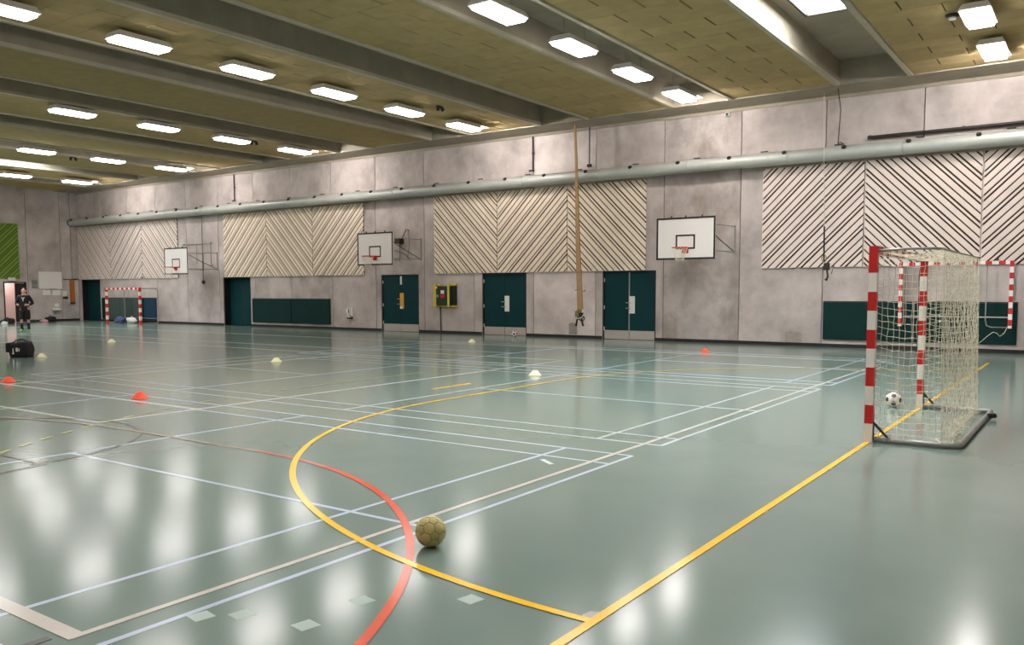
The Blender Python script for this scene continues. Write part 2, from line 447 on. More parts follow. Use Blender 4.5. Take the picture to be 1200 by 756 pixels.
# ------------------------------------------------------------------ ceiling lights
def make_lamp():
    root = empty('ceiling_light')
    tag(root, 'lit white rectangular ceiling light hung in a row under the beams', 'ceiling light', 'ceiling lights in rows')
    hx, hy = 0.27, 0.62
    # tapered housing
    V = [(-hx, -hy, 0.02), (hx, -hy, 0.02), (hx, hy, 0.02), (-hx, hy, 0.02), (-hx + .06, -hy + .06, 0.13), (hx - .06, -hy + .06, 0.13), (hx - .06, hy - .06, 0.13), (-hx + .06, hy - .06, 0.13)]
    MB().add(V, [(4, 5, 6, 7), (0, 1, 5, 4), (1, 2, 6, 5), (2, 3, 7, 6), (3, 0, 4, 7)]).build('housing', M_WHITEMETAL, root)
    fr = MB().box(-hx, hx, -hy, -hy + 0.03, 0, 0.02).box(-hx, hx, hy - 0.03, hy, 0, 0.02).box(-hx, -hx + 0.03, -hy, hy, 0, 0.02).box(hx - 0.03, hx, -hy, hy, 0, 0.02)
    fr.build('frame', M_WHITEMETAL, root)
    hx2, hy2 = hx - 0.03, hy - 0.03
    V = [(-hx2, -hy2, 0.015), (hx2, -hy2, 0.015), (hx2, hy2, 0.015), (-hx2, hy2, 0.015), (-hx2 + .03, -hy2 + .03, -0.06), (hx2 - .03, -hy2 + .03, -0.06), (hx2 - .03, hy2 - .03, -0.06), (-hx2 + .03, hy2 - .03, -0.06)]
    MB().add(V, [(3, 2, 1, 0), (4, 5, 6, 7), (0, 1, 5, 4), (1, 2, 6, 5), (2, 3, 7, 6), (3, 0, 4, 7)]).build('diffuser', M_LAMP, root)
    return root
lamp = make_lamp()
for y in (-0.42, 0.42): MB().tube([(0, y, 0.12), (0, y, 0.21)], 0.008, 6).build('hanger', M_STEEL, lamp)
lamp_slot = None
ROWS = [-2.14, -9.43, -16.75, -24.7, -32.5, -40.1]
first = True
def in_slot(x):
    for kk in range(-1, 12):
        xr = RIGHT0 - PITCHX * kk
        if xr - 3.0 <= x <= xr: return False
    return True
end_lamps = []
for ri, rx in enumerate(ROWS):
    for j in range(9):
        y = 21.3 - 2.74 * j
        if first: o = lamp; first = False
        else: o = copy_tree(lamp)
        o.location = (rx, y, 6.79)
        rowname = ['in the row above the near goal', 'in the row inside a dark roof slot', 'in the fourth row from the end wall', 'in the third row from the end wall', 'in the second row from the end wall', 'in the row next to the end wall'][ri]
        o['label'] = 'lit ceiling light ' + rowname + ', ' + ['nearest', 'second', 'third', 'fourth', 'fifth', 'sixth', 'seventh', 'eighth', 'ninth'][j] + (' the long wall' if j == 0 else ' from the long wall')
        if j == 0: end_lamps.append(o)
        if in_slot(rx):     # hung from a bar across the slot
            for q, yy in enumerate((-0.42, 0.42)):
                MB().tube([(0, yy, 0.12), (0, yy, ZS - 6.79)], 0.008, 6).build('hanger', M_STEEL, o)

# unseen glow panel added to each row's end lamp to brighten the wall
V = [(-0.22, 0.622, -0.075), (0.22, 0.622, -0.075), (0.22, 0.622, 0.075), (-0.22, 0.622, 0.075), (-0.22, 0.645, -0.075), (0.22, 0.645, -0.075), (0.22, 0.645, 0.075), (-0.22, 0.645, 0.075)]
cap = MB().add(V, [(3, 2, 1, 0), (4, 5, 6, 7), (0, 1, 5, 4), (1, 2, 6, 5), (2, 3, 7, 6), (3, 0, 4, 7)])
M_WASH = emission('added_end_glow', (1.0, 0.95, 0.93), ADDED_GLOW)
glow_me = MB().box(-0.2, 0.2, 0.6455, 0.6475, -0.06, 0.06).mesh('added_glow_panel', M_WASH)
cap.box(-0.26, 0.26, 0.622, 0.98, 0.075, 0.085)
cap_me = cap.mesh('end_cap', M_WHITEMETAL)  # added backplate and hood; the hood keeps the glow off the ceiling
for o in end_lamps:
    inst('end_cap', cap_me, o); inst('added_glow_panel', glow_me, o)

# ------------------------------------------------------------------ court lines (painted, each its own piece on the floor)
LZ = [0.0006]
def paint_poly(poly, m, name='painted_line'):
    LZ[0] += 0.00006
    z = LZ[0]
    o = MB().prism(poly, 'z', -0.0005, z).build(name, m, floor)
    return o
def line(p, q, wd, m):
    p = Vector(p); q = Vector(q); d = (q - p).normalized(); nrm = Vector((-d.y, d.x)) * wd / 2
    return paint_poly([tuple(p + nrm), tuple(p - nrm), tuple(q - nrm), tuple(q + nrm)], m)
def ribbon(pts, wd, m, keep=False):
    pts = [Vector(p) for p in pts]; Lf = []; Rt = []
    for i, p in enumerate(pts):
        d = (pts[min(i + 1, len(pts) - 1)] - pts[max(i - 1, 0)]).normalized(); nrm = Vector((-d.y, d.x)) * wd / 2
        Lf.append(p + nrm); Rt.append(p - nrm)
    if not keep: LZ[0] += 0.00006
    z = LZ[0]; n_ = len(pts)
    V = [(*p, z) for p in Lf] + [(*p, z) for p in Rt]
    return MB().add(V, [(i, i + 1, n_ + i + 1, n_ + i) for i in range(n_ - 1)]).build('painted_line', m, floor)
def arc(c, r, a0, a1, n_=40): return [(c[0] + r * math.cos(a0 + (a1 - a0) * i / n_), c[1] + r * math.sin(a0 + (a1 - a0) * i / n_)) for i in range(n_ + 1)]

BX = -3.71
def badminton(y0, m, sl):
    y1 = y0 + 6.1; x1 = BX - 13.4; nx = (BX + x1) / 2
    for y in (y0, y0 + 0.46, y1 - 0.46, y1): line((BX, y), (x1, y), 0.04, m)
    for x in (BX, BX - 0.76, x1, x1 + 0.76, nx - 1.98, nx + 1.98): line((x, y0), (x, y1), 0.04, m)
    line((BX, y0 + 3.05), (nx + 1.98, y0 + 3.05), 0.04, m); line((x1, y0 + 3.05), (nx - 1.98, y0 + 3.05), 0.04, m)
badminton(1.26, M_LB, 0); badminton(8.02, M_LW, 0); badminton(14.75, M_LB, 0)
# tennis court
cyc = 11.05
for y in (cyc - 5.53, cyc + 5.53): line((-10.1, y), (-33.9, y), 0.06, M_LC)
for x in (-10.13, -33.87): line((x, cyc - 5.56), (x, cyc + 5.56), 0.06, M_LC)
for y in (cyc - 4.11, cyc + 4.11): line((-10.1, y), (-33.9, y), 0.05, M_LC)
for x in (-15.6, -28.4): line((x, cyc - 4.11), (x, cyc + 4.11), 0.05, M_LC)
line((-15.6, cyc), (-28.4, cyc), 0.05, M_LC)
# large cream court
line((-3.9, 1.95), (-3.9, 20.1), 0.045, M_LC)
line((-3.88, 1.98), (-40.1, 1.98), 0.085, M_LC); line((-3.88, 20.1), (-40.1, 20.1), 0.05, M_LC); line((-40.1, 1.95), (-40.1, 20.1), 0.05, M_LC)
for i in range(4): line((-3.98 - 0.0 * i, 1.9 - 0.5 * i), (-3.98, 1.62 - 0.5 * i), 0.05, M_LG)
# basketball key in grey across the court
ribbon(arc((-9.95, 3.87), 1.8, -0.05, PI + 0.05), 0.05, M_LG)
line((-11.85, 3.87), (-8.05, 3.87), 0.05, M_LG); line((-8.07, 3.87), (-6.95, -1.93), 0.05, M_LG); line((-11.83, 3.87), (-12.95, -1.93), 0.05, M_LG)
# red arc
ra = arc((-6.94, 0.83), 4.6, 0.15, PI / 2, 40) 
ribbon(ra[:34], 0.055, M_LR)
ribbon(ra[33:], 0.05, mat('line_red_worn', (204, 122, 98), 0.18))
ribbon([(-6.94, 5.43), (-7.6, 5.42), (-8.4, 5.42), (-9.2, 5.42), (-10.2, 5.36), (-11.4, 5.1), (-12.6, 4.6), (-13.6, 3.8)], 0.05, mat('line_red_faded', (174, 148, 134), 0.18))
# handball goal area, goal line, dashed free-throw line
GX, GY0, GY1 = -1.98, 9.49, 12.57
line((GX, 1.0), (GX, 21.1), 0.055, M_LY)
pts = arc((GX, GY0), 5.97, -PI / 2, -PI, 48) + arc((GX, GY1), 5.97, PI, PI / 2, 48)
ribbon(pts, 0.055, M_LY)
pts9 = arc((GX, GY0), 8.97, -PI / 2 - 0.1, -PI, 200) + arc((GX, GY1), 8.97, PI, PI / 2 + 0.1, 200)
LZ[0] += 0.00006
acc = 0; cur = [pts9[0]]; on = True
for a, b in zip(pts9, pts9[1:]):
    cur.append(b); acc += math.dist(a, b)
    if acc >= (0.16 if on else 0.16):
        if on: ribbon(cur, 0.05, M_LYP, True)
        on = not on; cur = [b]; acc = 0
line((GX - 7, cyc - 0.5), (GX - 7, cyc + 0.5), 0.05, M_LY)
# pale tape squares beside the ball
LZ[0] = 0.0004
for (px, py) in [(-3.63, 2.47), (-3.48, 2.60), (-3.12, 3.08), (-3.11, 2.69), (-2.66, 3.42)]:
    a = math.radians(35); h_ = 0.075
    paint_poly([(px + h_ * math.cos(a + q * PI / 2), py + h_ * math.sin(a + q * PI / 2)) for q in range(4)], M_LM, 'tape_mark')
line((-4.35, 6.72), (-4.15, 6.58), 0.05, M_LM)
M_SCUFF = mat('scuffed_tape', (176, 166, 160), 0.3, var=0.2, scale=40)
paint_poly([(-2.03, 3.52), (-1.955, 3.56), (-1.95, 3.63), (-2.0, 3.66), (-2.06, 3.63), (-2.07, 3.57)], M_SCUFF, 'tape_mark')
for yy in (6.0, 7.83, 8.55): paint_poly([(-2.012, yy), (-1.948, yy), (-1.948, yy + 0.07), (-2.012, yy + 0.09)], M_SCUFF, 'tape_mark')

# ------------------------------------------------------------------ slatted chevron panels
def clip_strip(x0, x1, z0, z1, sgn, c0, c1):
    """part of the rectangle with c0 <= z - sgn*x <= c1"""
    poly = [(x0, z0), (x1, z0), (x1, z1), (x0, z1)]
    def clip(P, fn):
        out = []
        for i in range(len(P)):
            a, b = P[i], P[(i + 1) % len(P)]; fa, fb = fn(a), fn(b)
            if fa >= 0: out.append(a)
            if (fa >= 0) != (fb >= 0):
                t = fa / (fa - fb); out.append((a[0] + (b[0] - a[0]) * t, a[1] + (b[1] - a[1]) * t))
        return out
    poly = clip(poly, lambda p: p[1] - sgn * p[0] - c0)
    if poly: poly = clip(poly, lambda p: c1 - (p[1] - sgn * p[0]))
    return poly
def poly_area(P): return abs(sum(P[i][0] * P[(i + 1) % len(P)][1] - P[(i + 1) % len(P)][0] * P[i][1] for i in range(len(P)))) / 2
ZP0, ZP1 = 2.25, 5.12
def slat_panel(x0, x1, sgn, label, axis='y', m=None, mback=None, pitch=0.60, group='slatted panels on the concrete walls', warm=0):
    """sgn +1: slats rise to the right, -1: fall to the right. axis y: on the long wall; axis x: on the end wall (x0,x1 are Y)"""
    m = m or (M_SLATW if warm else M_SLAT); mback = mback or M_SLATB
    wd = x1 - x0; hgt = ZP1 - ZP0
    if axis == 'y': root = empty('slatted_wall_panel', (x0, W, ZP0))
    else: root = empty('slatted_wall_panel', (XE, x0, ZP0))
    tag(root, label, 'wall panel', group)
    if axis == 'y': MB().box(0.02, wd - 0.02, -0.05, 0, 0.01, hgt - 0.01).build('backing', mback, root)
    else: MB().box(0, 0.05, 0.02, wd - 0.02, 0.01, hgt - 0.01).build('backing', mback, root)
    cmin = min(0 - sgn * 0, 0 - sgn * wd); cmax = max(hgt, hgt - sgn * wd)
    c = cmin - random.uniform(0.1, pitch)
    t0 = 0.03
    while c < cmax:
        # one narrow proud rib and two broad boards to each step
        for (lo, hi, tp) in ((0.06, 0.135, 0.078), (0.2, 0.37, 0.066), (0.418, 0.60, 0.066)):
            if sgn > 0: lo, hi = pitch - hi, pitch - lo
            P = clip_strip(0.0, wd, 0.0, hgt, sgn, c + lo, c + hi)
            if len(P) >= 3 and poly_area(P) > 0.003:
                mb = MB(); n_ = len(P)
                def pt(u, v, t): return (u, -t, v) if axis == 'y' else (t, u, v)
                V = [pt(u, v, t0) for u, v in P] + [pt(u, v, tp) for u, v in P]
                mb.add(V, [tuple(range(n_)), tuple(range(2 * n_ - 1, n_ - 1, -1))] + [(q, q + n_, (q + 1) % n_ + n_, (q + 1) % n_) for q in range(n_)])
                mb.build('slat', m, root)
        c += pitch
    return root
GE = [[-46.36, -43.09, -40.15, -37.07], [-33.46, -30.42, -27.43, -24.42], [-20.74, -17.79, -14.86, -11.94], [-8.23, -5.41, -2.58, 0.25]]
DIRS = [[-1, 1, -1], [1, -1, 1], [-1, 1, -1], [1, -1, 1]]
LAB = [['cream slatted panel over the dark doorway in the corner, slats falling to the right', 'cream slatted panel above the small goal, slats rising to the right', 'cream slatted panel partly behind the farthest basketball backboard'],
       ['cream slatted panel over the dark green double door beside the mats', 'cream slatted panel above the pair of green wall mats, slats falling to the right', 'cream slatted panel touching the second backboard, slats rising to the right'],
       ['cream slatted panel over the yellow-framed cabinet, slats falling to the right', 'cream slatted panel over the door with white plate and ball, slats rising to the right', 'cream slatted panel behind the hanging tan straps'],
       ['cream slatted panel behind the hanging black cable, slats rising to the right', 'cream slatted panel directly above the near goal, slats falling to the right', 'cream slatted panel above the goal hung on the wall, slats rising to the right']]
for gi in range(4):
    for pi in range(3):
        slat_panel(GE[gi][pi] + 0.015, GE[gi][pi + 1] - 0.015, DIRS[gi][pi], LAB[gi][pi], warm=gi in (1, 2))
slat_panel(18.55, 21.48, 1, 'green slatted panel over the doorway on the end wall', axis='x', m=M_GSLAT, mback=M_GSLATB)

# ------------------------------------------------------------------ ventilation duct with nozzles and straps
YD, ZD, RD = W - 0.36, 5.34, 0.19
duct = empty('ventilation_duct', (0, 0, 0)); tag(duct, 'long round galvanised air duct running along the concrete wall', 'air duct')
x = XE + 0.12
prof = []
while x < XR:
    x2 = min(x + 3.0, XR)
    MB().lathe([(RD, x), (RD, x2 - 0.004)], (0, YD, ZD), 28, axis='x', caps=False).build('duct_section', M_DUCT, duct, smooth=True)
    MB().lathe([(RD + 0.001, x2 - 0.05), (RD + 0.012, x2 - 0.045), (RD + 0.012, x2 - 0.005), (RD + 0.001, x2)], (0, YD, ZD), 28, axis='x', caps=False).build('joint_band', M_DUCT, duct, smooth=True)
    x = x2
MB().lathe([(RD + 0.015, XE + 0.1), (RD + 0.02, XE + 0.12), (RD + 0.015, XE + 0.16), (RD, XE + 0.17)], (0, YD, ZD), 28, axis='x').build('end_cap', M_DARKMETAL, duct, smooth=True)
nz = MB().tube([(0, 0, 0), (0, -0.03, 0.035)], 0.062, 12).mesh('nozzle', M_BLACK, True)
x = -2.66
while x > XE + 0.4:
    inst('nozzle', nz, duct, (x, YD - RD * 0.78, ZD + RD * 0.58)); x -= 1.607
hm = MB().box(-0.1, 0.1, 0.16, 0.21, 0, 0.025).box(-0.008, 0.008, 0.0, 0.17, -0.08, -0.06).mesh('hanger', M_DARKMETAL)
x = -2.0
while x > XE + 0.4:
    inst('hanger', hm, duct, (x, W - 0.21, ZD + 0.27)); x -= 2.07

# curtain rail above the duct
cr = MB().tube([(-5.36, W - 0.1, 5.72), (XR - 0.02, W - 0.1, 5.72)], 0.045, 10).build('rail', M_DARKMETAL)
root = empty('wall_rail', (-5.36, W, 5.72), 0, 'dark round rail fixed to the wall above the duct', 'rail')
cr.parent = root; cr.matrix_parent_inverse = Matrix.Translation((5.36, -W, -5.72))
for xx in (0.05, 2.3, 4.6, 6.9): MB().box(xx - 0.03, xx + 0.03, -0.1, 0, -0.02, 0.06).build('bracket', M_DARKMETAL, root)

# ------------------------------------------------------------------ doors
def double_door(n_, d0, d1, label, plate, dark=False, closer=False):
    root = empty('door_%d' % n_, ((d0 + d1) / 2, W + 0.05, 0), 0, label, None, None, 'structure')
    h = (d1 - d0) / 2
    MB().box(-h, -h + 0.05, -0.02, 0.08, 0, DH).box(h - 0.05, h, -0.02, 0.08, 0, DH).box(-h, h, -0.02, 0.08, DH - 0.05, DH).build('frame', M_DFRAME, root)
    kz = 0.3 if not dark else 0.02
    dy = 0.26 if dark else 0.0
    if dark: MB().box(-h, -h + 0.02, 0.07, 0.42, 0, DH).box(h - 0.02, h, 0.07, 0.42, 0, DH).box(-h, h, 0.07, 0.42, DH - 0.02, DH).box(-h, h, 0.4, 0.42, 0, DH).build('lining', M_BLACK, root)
    for s in (-1, 1):
        a, b = sorted((s * 0.004, s * (h - 0.05)))
        leaf = MB().bbox(a, b, dy + 0.01, dy + 0.06, 0.01, DH - 0.055, 0.006).build('leaf', M_DOOR, root)
        if not dark: MB().box(a + 0.004, b - 0.004, 0.002, 0.0105, 0.012, kz).build('kick_plate', M_KICK, leaf)
        for hz in (0.35, 1.05, 1.95):
            if s < 0 and not dark: MB().tube([(-h + 0.05, -0.005, hz - 0.06), (-h + 0.05, -0.005, hz + 0.06)], 0.018, 8).build('hinge', M_PLATE, leaf)
    return root
def pull(root, x, z0, z1, m, w_=0.09):
    MB().bbox(x - w_, x + w_, -0.004, 0.0095, z0, z1, 0.004).build('plate', m, root)
    for zz in (z0 + 0.3 * (z1 - z0), z0 + 0.62 * (z1 - z0)):
        MB().tube([(x - 0.06, -0.004, zz), (x - 0.06, -0.05, zz), (x - 0.2, -0.055, zz)], 0.012, 8).build('lever', M_STEEL, root)
d = double_door(1, -13.54, -11.61, 'teal double door with white plate beside the hanging straps', None)
pull(d, 0.1, 0.86, 1.42, M_PLATE, 0.1); MB().box(-0.02, 0.02, -0.002, 0.0095, 0.02, DH - 0.06).build('astragal', M_STEEL, d)
d = double_door(2, -18.52, -16.57, 'teal double door with white plate and a ball at its foot', None)
pull(d, 0.1, 0.86, 1.42, M_PLATE, 0.1)
d = double_door(3, -23.55, -21.57, 'teal double door with a yellow plate beside the yellow cabinet', None)
pull(d, 0.06, 0.9, 1.52, M_YPLATE, 0.1); MB().box(-0.02, 0.07, -0.004, 0.0095, 1.85, 2.17).build('top_bolt', M_PLATE, d)
MB().box(-0.03, 0.08, -0.006, -0.0035, 0.9, 1.0).build('sticker', M_WHITE, d)
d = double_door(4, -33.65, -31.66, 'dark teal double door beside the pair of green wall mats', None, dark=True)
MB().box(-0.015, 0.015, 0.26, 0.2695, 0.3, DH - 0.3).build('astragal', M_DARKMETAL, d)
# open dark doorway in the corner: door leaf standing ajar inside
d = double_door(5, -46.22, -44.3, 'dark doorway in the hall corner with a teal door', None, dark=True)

# doorway in the end wall: lit passage behind, leaf half open
dw = empty('door_6', (XE, 21.24, 0), 0, 'open dark-framed doorway in the end wall with a lit passage', None, None, 'structure')
MB().box(-0.16, 0.02, -0.58, -0.52, 0, 2.1).box(-0.16, 0.02, 0.5, 0.56, 0, 2.1).box(-0.16, 0.02, -0.58, 0.56, 2.04, 2.1).build('frame', M_DFRAME, dw)
MB().bbox(-0.12, -0.08, 0.02, 0.5, 0.01, 2.03, 0.006).build('leaf', M_BLACK, dw)
M_PASS = mat('passage_wall', (240, 214, 208), 0.8)
tag(MB().box(XE - 1.45, XE - 1.4, 20.3, 22.3, 0, 2.6).box(XE - 1.4, XE - 0.31, 20.3, 20.35, 0, 2.6).box(XE - 1.4, XE - 0.31, 22.25, 22.3, 0, 2.6).box(XE - 1.45, XE - 0.31, 20.3, 22.3, 2.6, 2.65).build('wall_passage', M_PASS), 'pale pink wall of the passage behind the doorway', kind='structure')
M_PLAMP = emission('passage_lamp', (1.0, 0.9, 0.86), 120.0)
pl = empty('passage_lamp', (XE - 0.85, 21.0, 2.6), 0, 'small ceiling lamp in the passage behind the doorway', 'ceiling light')
MB().lathe([(0.16, 0.0), (0.16, -0.03)], n=16).build('base', M_WHITEMETAL, pl)
MB().lathe([(0.14, -0.03), (0.12, -0.07), (0.05, -0.09), (0.0, -0.092)], n=16).build('diffuser', M_PLAMP, pl)
sg = empty('exit_lamp', (XE, 21.05, 2.24), 0, 'small white emergency lamp above the doorway on the end wall', 'lamp')
MB().bbox(0, 0.16, -0.17, 0.17, -0.1, 0.08, 0.03).build('body', M_WHITEMETAL, sg)
MB().bbox(0.1, 0.19, -0.13, 0.13, -0.08, 0.02, 0.02).build('cover', M_PLATE, sg)

# ------------------------------------------------------------------ wall mats
def wall_mat(x0, x1, z0, z1, m, label):
    root = empty('wall_mat', ((x0 + x1) / 2, W, z0), 0, label, 'wall mat', 'padded mats on the wall')
    h = (x1 - x0) / 2
    MB().bbox(-h + 0.01, h - 0.01, -0.08, 0, 0, z1 - z0, 0.02).build('pad', m, root)
    MB().box(-h, h, -0.03, -0.0005, z1 - z0 + 0.002, z1 - z0 + 0.03).build('hanging_rail', M_DARKMETAL, root)
    return root
wall_mat(-31.5, -28.86, 0.2, 1.25, M_MAT, 'dark green wall mat next to the dark double door')
wall_mat(-28.84, -26.45, 0.2, 1.25, M_MAT, 'dark green wall mat next to the white wall fitting')
wall_mat(-6.44, -4.1, 0.22, 1.27, M_MAT, 'dark green wall mat behind the near goal post')
wall_mat(-4.08, -1.7, 0.22, 1.27, M_MAT, 'dark green wall mat under the goal hung on the wall')
xs = [-44.1, -43.55, -42.3, -41.15, -40.55, -40.1, -39.05]
for a, b, m_, l_ in [(xs[0], xs[1], M_MAT, 'narrow dark green mat at the end beside the corner doorway'), (xs[1], xs[2], M_MATG, 'grey-green mat behind the blue bag in the small goal'),
                     (xs[2], xs[3], M_MATG, 'grey-green mat behind the white bag in the small goal'), (xs[3], xs[4], M_MATG, 'narrow grey mat behind the post of the small goal'),
                     (xs[4], xs[5], M_MAT, 'narrow dark green mat beside the blue mat'), (xs[5], xs[6], M_MATB, 'dark blue mat outside the small goal')]:
    wall_mat(a + 0.005, b - 0.005, 0.12, 1.24, m_, l_)

# ------------------------------------------------------------------ goals
def banded_post(p, q, s, seg, first, name, root, offs=None):
    """square bar from p to q (axis aligned) in red/white bands, each band a child of the bar"""
    p = Vector(p); q = Vector(q); d = q - p; L_ = d.length; d.normalize(); h = s / 2
    bar = empty(name, (0, 0, 0)); bar.parent = root
    t = 0; k_ = 0; i = first
    while t < L_ - 1e-6:
        ln = seg if k_ else (offs or seg)
        t2 = min(L_, t + ln)
        a = p + d * t; b = p + d * t2
        lo = [min(a[j], b[j]) - (0 if abs(d[j]) > 0.5 else h) for j in range(3)]
        hi = [max(a[j], b[j]) + (0 if abs(d[j]) > 0.5 else h) for j in range(3)]
        MB().box(lo[0], hi[0], lo[1], hi[1], lo[2], hi[2]).build('band', M_RED if i % 2 == 0 else M_WHITE, bar)
        t = t2; k_ += 1; i += 1
    return bar
def net_mesh(surf, nu, nv, r, name, root, sag=0.0, jit=0.0):
    """surf(u,v)->Vector; string net as thin three-sided tubes"""
    rnd = random.Random(3)
    G = [[None] * (nv + 1) for _ in range(nu + 1)]
    for i in range(nu + 1):
        for j in range(nv + 1):
            u, v = i / nu, j / nv
            p = surf(u, v)
            e = 1.0 if 0 < i < nu and 0 < j < nv else 0.25
            p = p + Vector((rnd.uniform(-1, 1), rnd.uniform(-1, 1), rnd.uniform(-1, 1))) * jit * e
            p.z -= sag * 4 * u * (1 - u) * math.sin(PI * min(1, v + 0.05))
            if p.z < 0.012: p.z = 0.012
            G[i][j] = p
    mb = MB()
    for i in range(nu + 1): mb.tube(G[i], r, 3, caps=False)
    for j in range(nv + 1): mb.tube([G[i][j] for i in range(nu + 1)], r, 3, caps=False)
    o = mb.build(name, M_NET, root); o['kind'] = 'stuff'
    return o

goal = empty('handball_goal', (GX, (GY0 + GY1) / 2, 0), 0, 'full size red and white banded goal with net on the yellow goal line', 'goal')
hw = (GY1 - GY0) / 2; PS = 0.084; GH = 2.08
banded_post((0, -hw, GH), (0, -hw, 0), PS, 0.2, 0, 'post', goal, 0.28)
banded_post((0, hw, GH), (0, hw, 0), PS, 0.2, 0, 'post', goal, 0.28)
banded_post((0, -hw + PS / 2, GH - PS / 2), (0, hw - PS / 2, GH - PS / 2), PS, 0.2, 0, 'crossbar', goal, 0.2)
DT, DB = 0.66, 0.86
for s in (-1, 1):
    MB().tube([(0.04, s * hw, GH - 0.05), (0.3, s * hw, GH - 0.035), (DT - 0.08, s * hw, GH - 0.04), (DT, s * (hw - 0.06), GH - 0.05)], 0.014, 8).build('top_arm', M_TUBE, goal, True)
    MB().tube([(0.03, s * hw, 0.22), (0.2, s * hw, 0.045)], 0.014, 6).build('foot_brace', M_DARKMETAL, goal)
    MB().tube([(0.045, s * hw, 0.03), (0.045, s * hw, 0.2)], 0.008, 6).build('foot_bracket', M_DARKMETAL, goal)
    MB().lathe([(0.035, 0.0), (0.035, 0.03), (0.012, 0.034), (0.012, 0.05)], (0.2, s * hw, 0.02), 10).build('floor_bolt', M_STEEL, goal)
MB().tube([(DT, -hw + 0.06, GH - 0.05), (DT, hw - 0.06, GH - 0.05)], 0.008, 6).build('top_rail', M_TUBE, goal)
MB().tube([(0.05, -hw, 0.032), (DB - 0.1, -hw, 0.032), (DB - 0.03, -hw + 0.03, 0.032), (DB, -hw + 0.1, 0.032), (DB, hw - 0.1, 0.032), (DB - 0.03, hw - 0.03, 0.032), (DB - 0.1, hw, 0.032), (0.05, hw, 0.032)], 0.03, 10).build('base_frame', M_TUBE, goal, True)
MB().tube([(DB + 0.02, 0.9, 0.05), (DB + 0.1, 0.95, 0.05)], 0.03, 8).build('ground_anchor', M_DARKMETAL, goal)
CELL = 0.085
zt = GH - 0.06
def s_side(s):
    return lambda u, v: Vector((0.04 + u * (DT - 0.04) + 0.04 * v * v * u, s * hw, zt - v * (zt - 0.03)))
net_mesh(s_side(-1), 11, 28, 0.003, 'net_side', goal, 0.05, 0.008)
net_mesh(s_side(1), 11, 28, 0.003, 'net_side', goal, 0.05, 0.008)
net_mesh(lambda u, v: Vector((DT + 0.04 * v * v + 0.04 * math.sin(PI * v) * math.sin(PI * u), -hw + u * 2 * hw, zt - v * (zt - 0.03))), 48, 28, 0.003, 'net_back', goal, 0.03, 0.012)
net_mesh(lambda u, v: Vector((0.04 + v * (DT - 0.04), -hw + u * 2 * hw, GH - 0.05 - 0.05 * math.sin(PI * v))), 48, 11, 0.003, 'net_top', goal, 0.02, 0.008)
# loose bottom of the net gathered on the floor inside the base frame
rnd = random.Random(5)
mb = MB()
for i in range(36):
    y0 = -hw + 0.15 + i * (2 * hw - 0.3) / 35
    pts = [(DT + 0.1 + rnd.uniform(-0.02, 0.02), y0, 0.05)]
    xx, yy = pts[0][0], y0
    for q in range(6):
        xx += rnd.uniform(-0.07, 0.03); yy += rnd.uniform(-0.09, 0.09)
        pts.append((xx, max(-hw + .05, min(hw - .05, yy)), 0.012 + rnd.uniform(0, 0.03)))
    mb.tube(pts, 0.003, 3, caps=False)
o = mb.build('net_hem', M_NET, goal); o['kind'] = 'stuff'

# small goal standing against the wall near the corner
def small_goal(loc, wd, hgt, dep, s, seg, label, hung=False):
    root = empty('small_goal', loc, 0, label, 'goal')
    h = wd / 2
    banded_post((-h, 0, hgt), (-h, 0, 0), s, seg, 0, 'post', root, seg)
    banded_post((h, 0, hgt), (h, 0, 0), s, seg, 0, 'post', root, seg)
    banded_post((-h + s / 2, 0, hgt - s / 2), (h - s / 2, 0, hgt - s / 2), s, seg, 1, 'crossbar', root, seg)
    for sx in (-1, 1):
        x_ = sx * h
        off = -0.0
        MB().tube([(x_, 0.03, hgt - 0.04), (x_ + 0.0, dep - 0.1, hgt - 0.04), (x_, dep - 0.02, hgt - 0.1), (x_, dep, hgt - 0.2), (x_, dep, 0.15), (x_, dep - 0.04, 0.05), (x_, dep - 0.12, 0.03), (x_, 0.03, 0.03)], 0.02, 8).build('side_hoop', M_TUBE, root, True)
    MB().tube([(-h, dep, 0.25), (h, dep, 0.25)], 0.02, 8).build('back_rail', M_TUBE, root)
    return root
sgo = small_goal((-39.85, 23.25, 0), 2.98, 1.78, 0.95, 0.1, 0.2, 'small red and white goal standing against the wall near the corner')
# goal hung flat on the wall to the right
hg = small_goal((-3.07, W - 0.62, 0.66), 2.5, 1.66, 0.5, 0.085, 0.145, 'small red and white goal hung on the wall above the green mats')
for sx in (-0.9, 0.9): MB().tube([(sx, 0.0, 1.6), (sx, 0.45, 1.72), (sx, 0.62, 1.72)], 0.02, 8).build('wall_hook', M_DARKMETAL, hg)
# its inner hoop and a loose end of net
MB().tube([(0.72, -0.02, 1.58), (0.72, -0.03, 0.2), (0.75, -0.03, 0.06), (0.85, -0.03, 0.02), (1.2, -0.02, 0.02)], 0.016, 8).build('net_stay', M_TUBE, hg, True)
MB().tube([(1.2, -0.02, 0.03), (1.14, -0.03, -0.12), (1.05, -0.03, -0.2), (0.98, -0.03, -0.12), (0.9, -0.03, -0.1), (0.78, -0.03, -0.2), (0.66, -0.03, -0.33), (0.58, -0.03, -0.4)], 0.007, 6).build('net_cord', M_NET, hg, True)

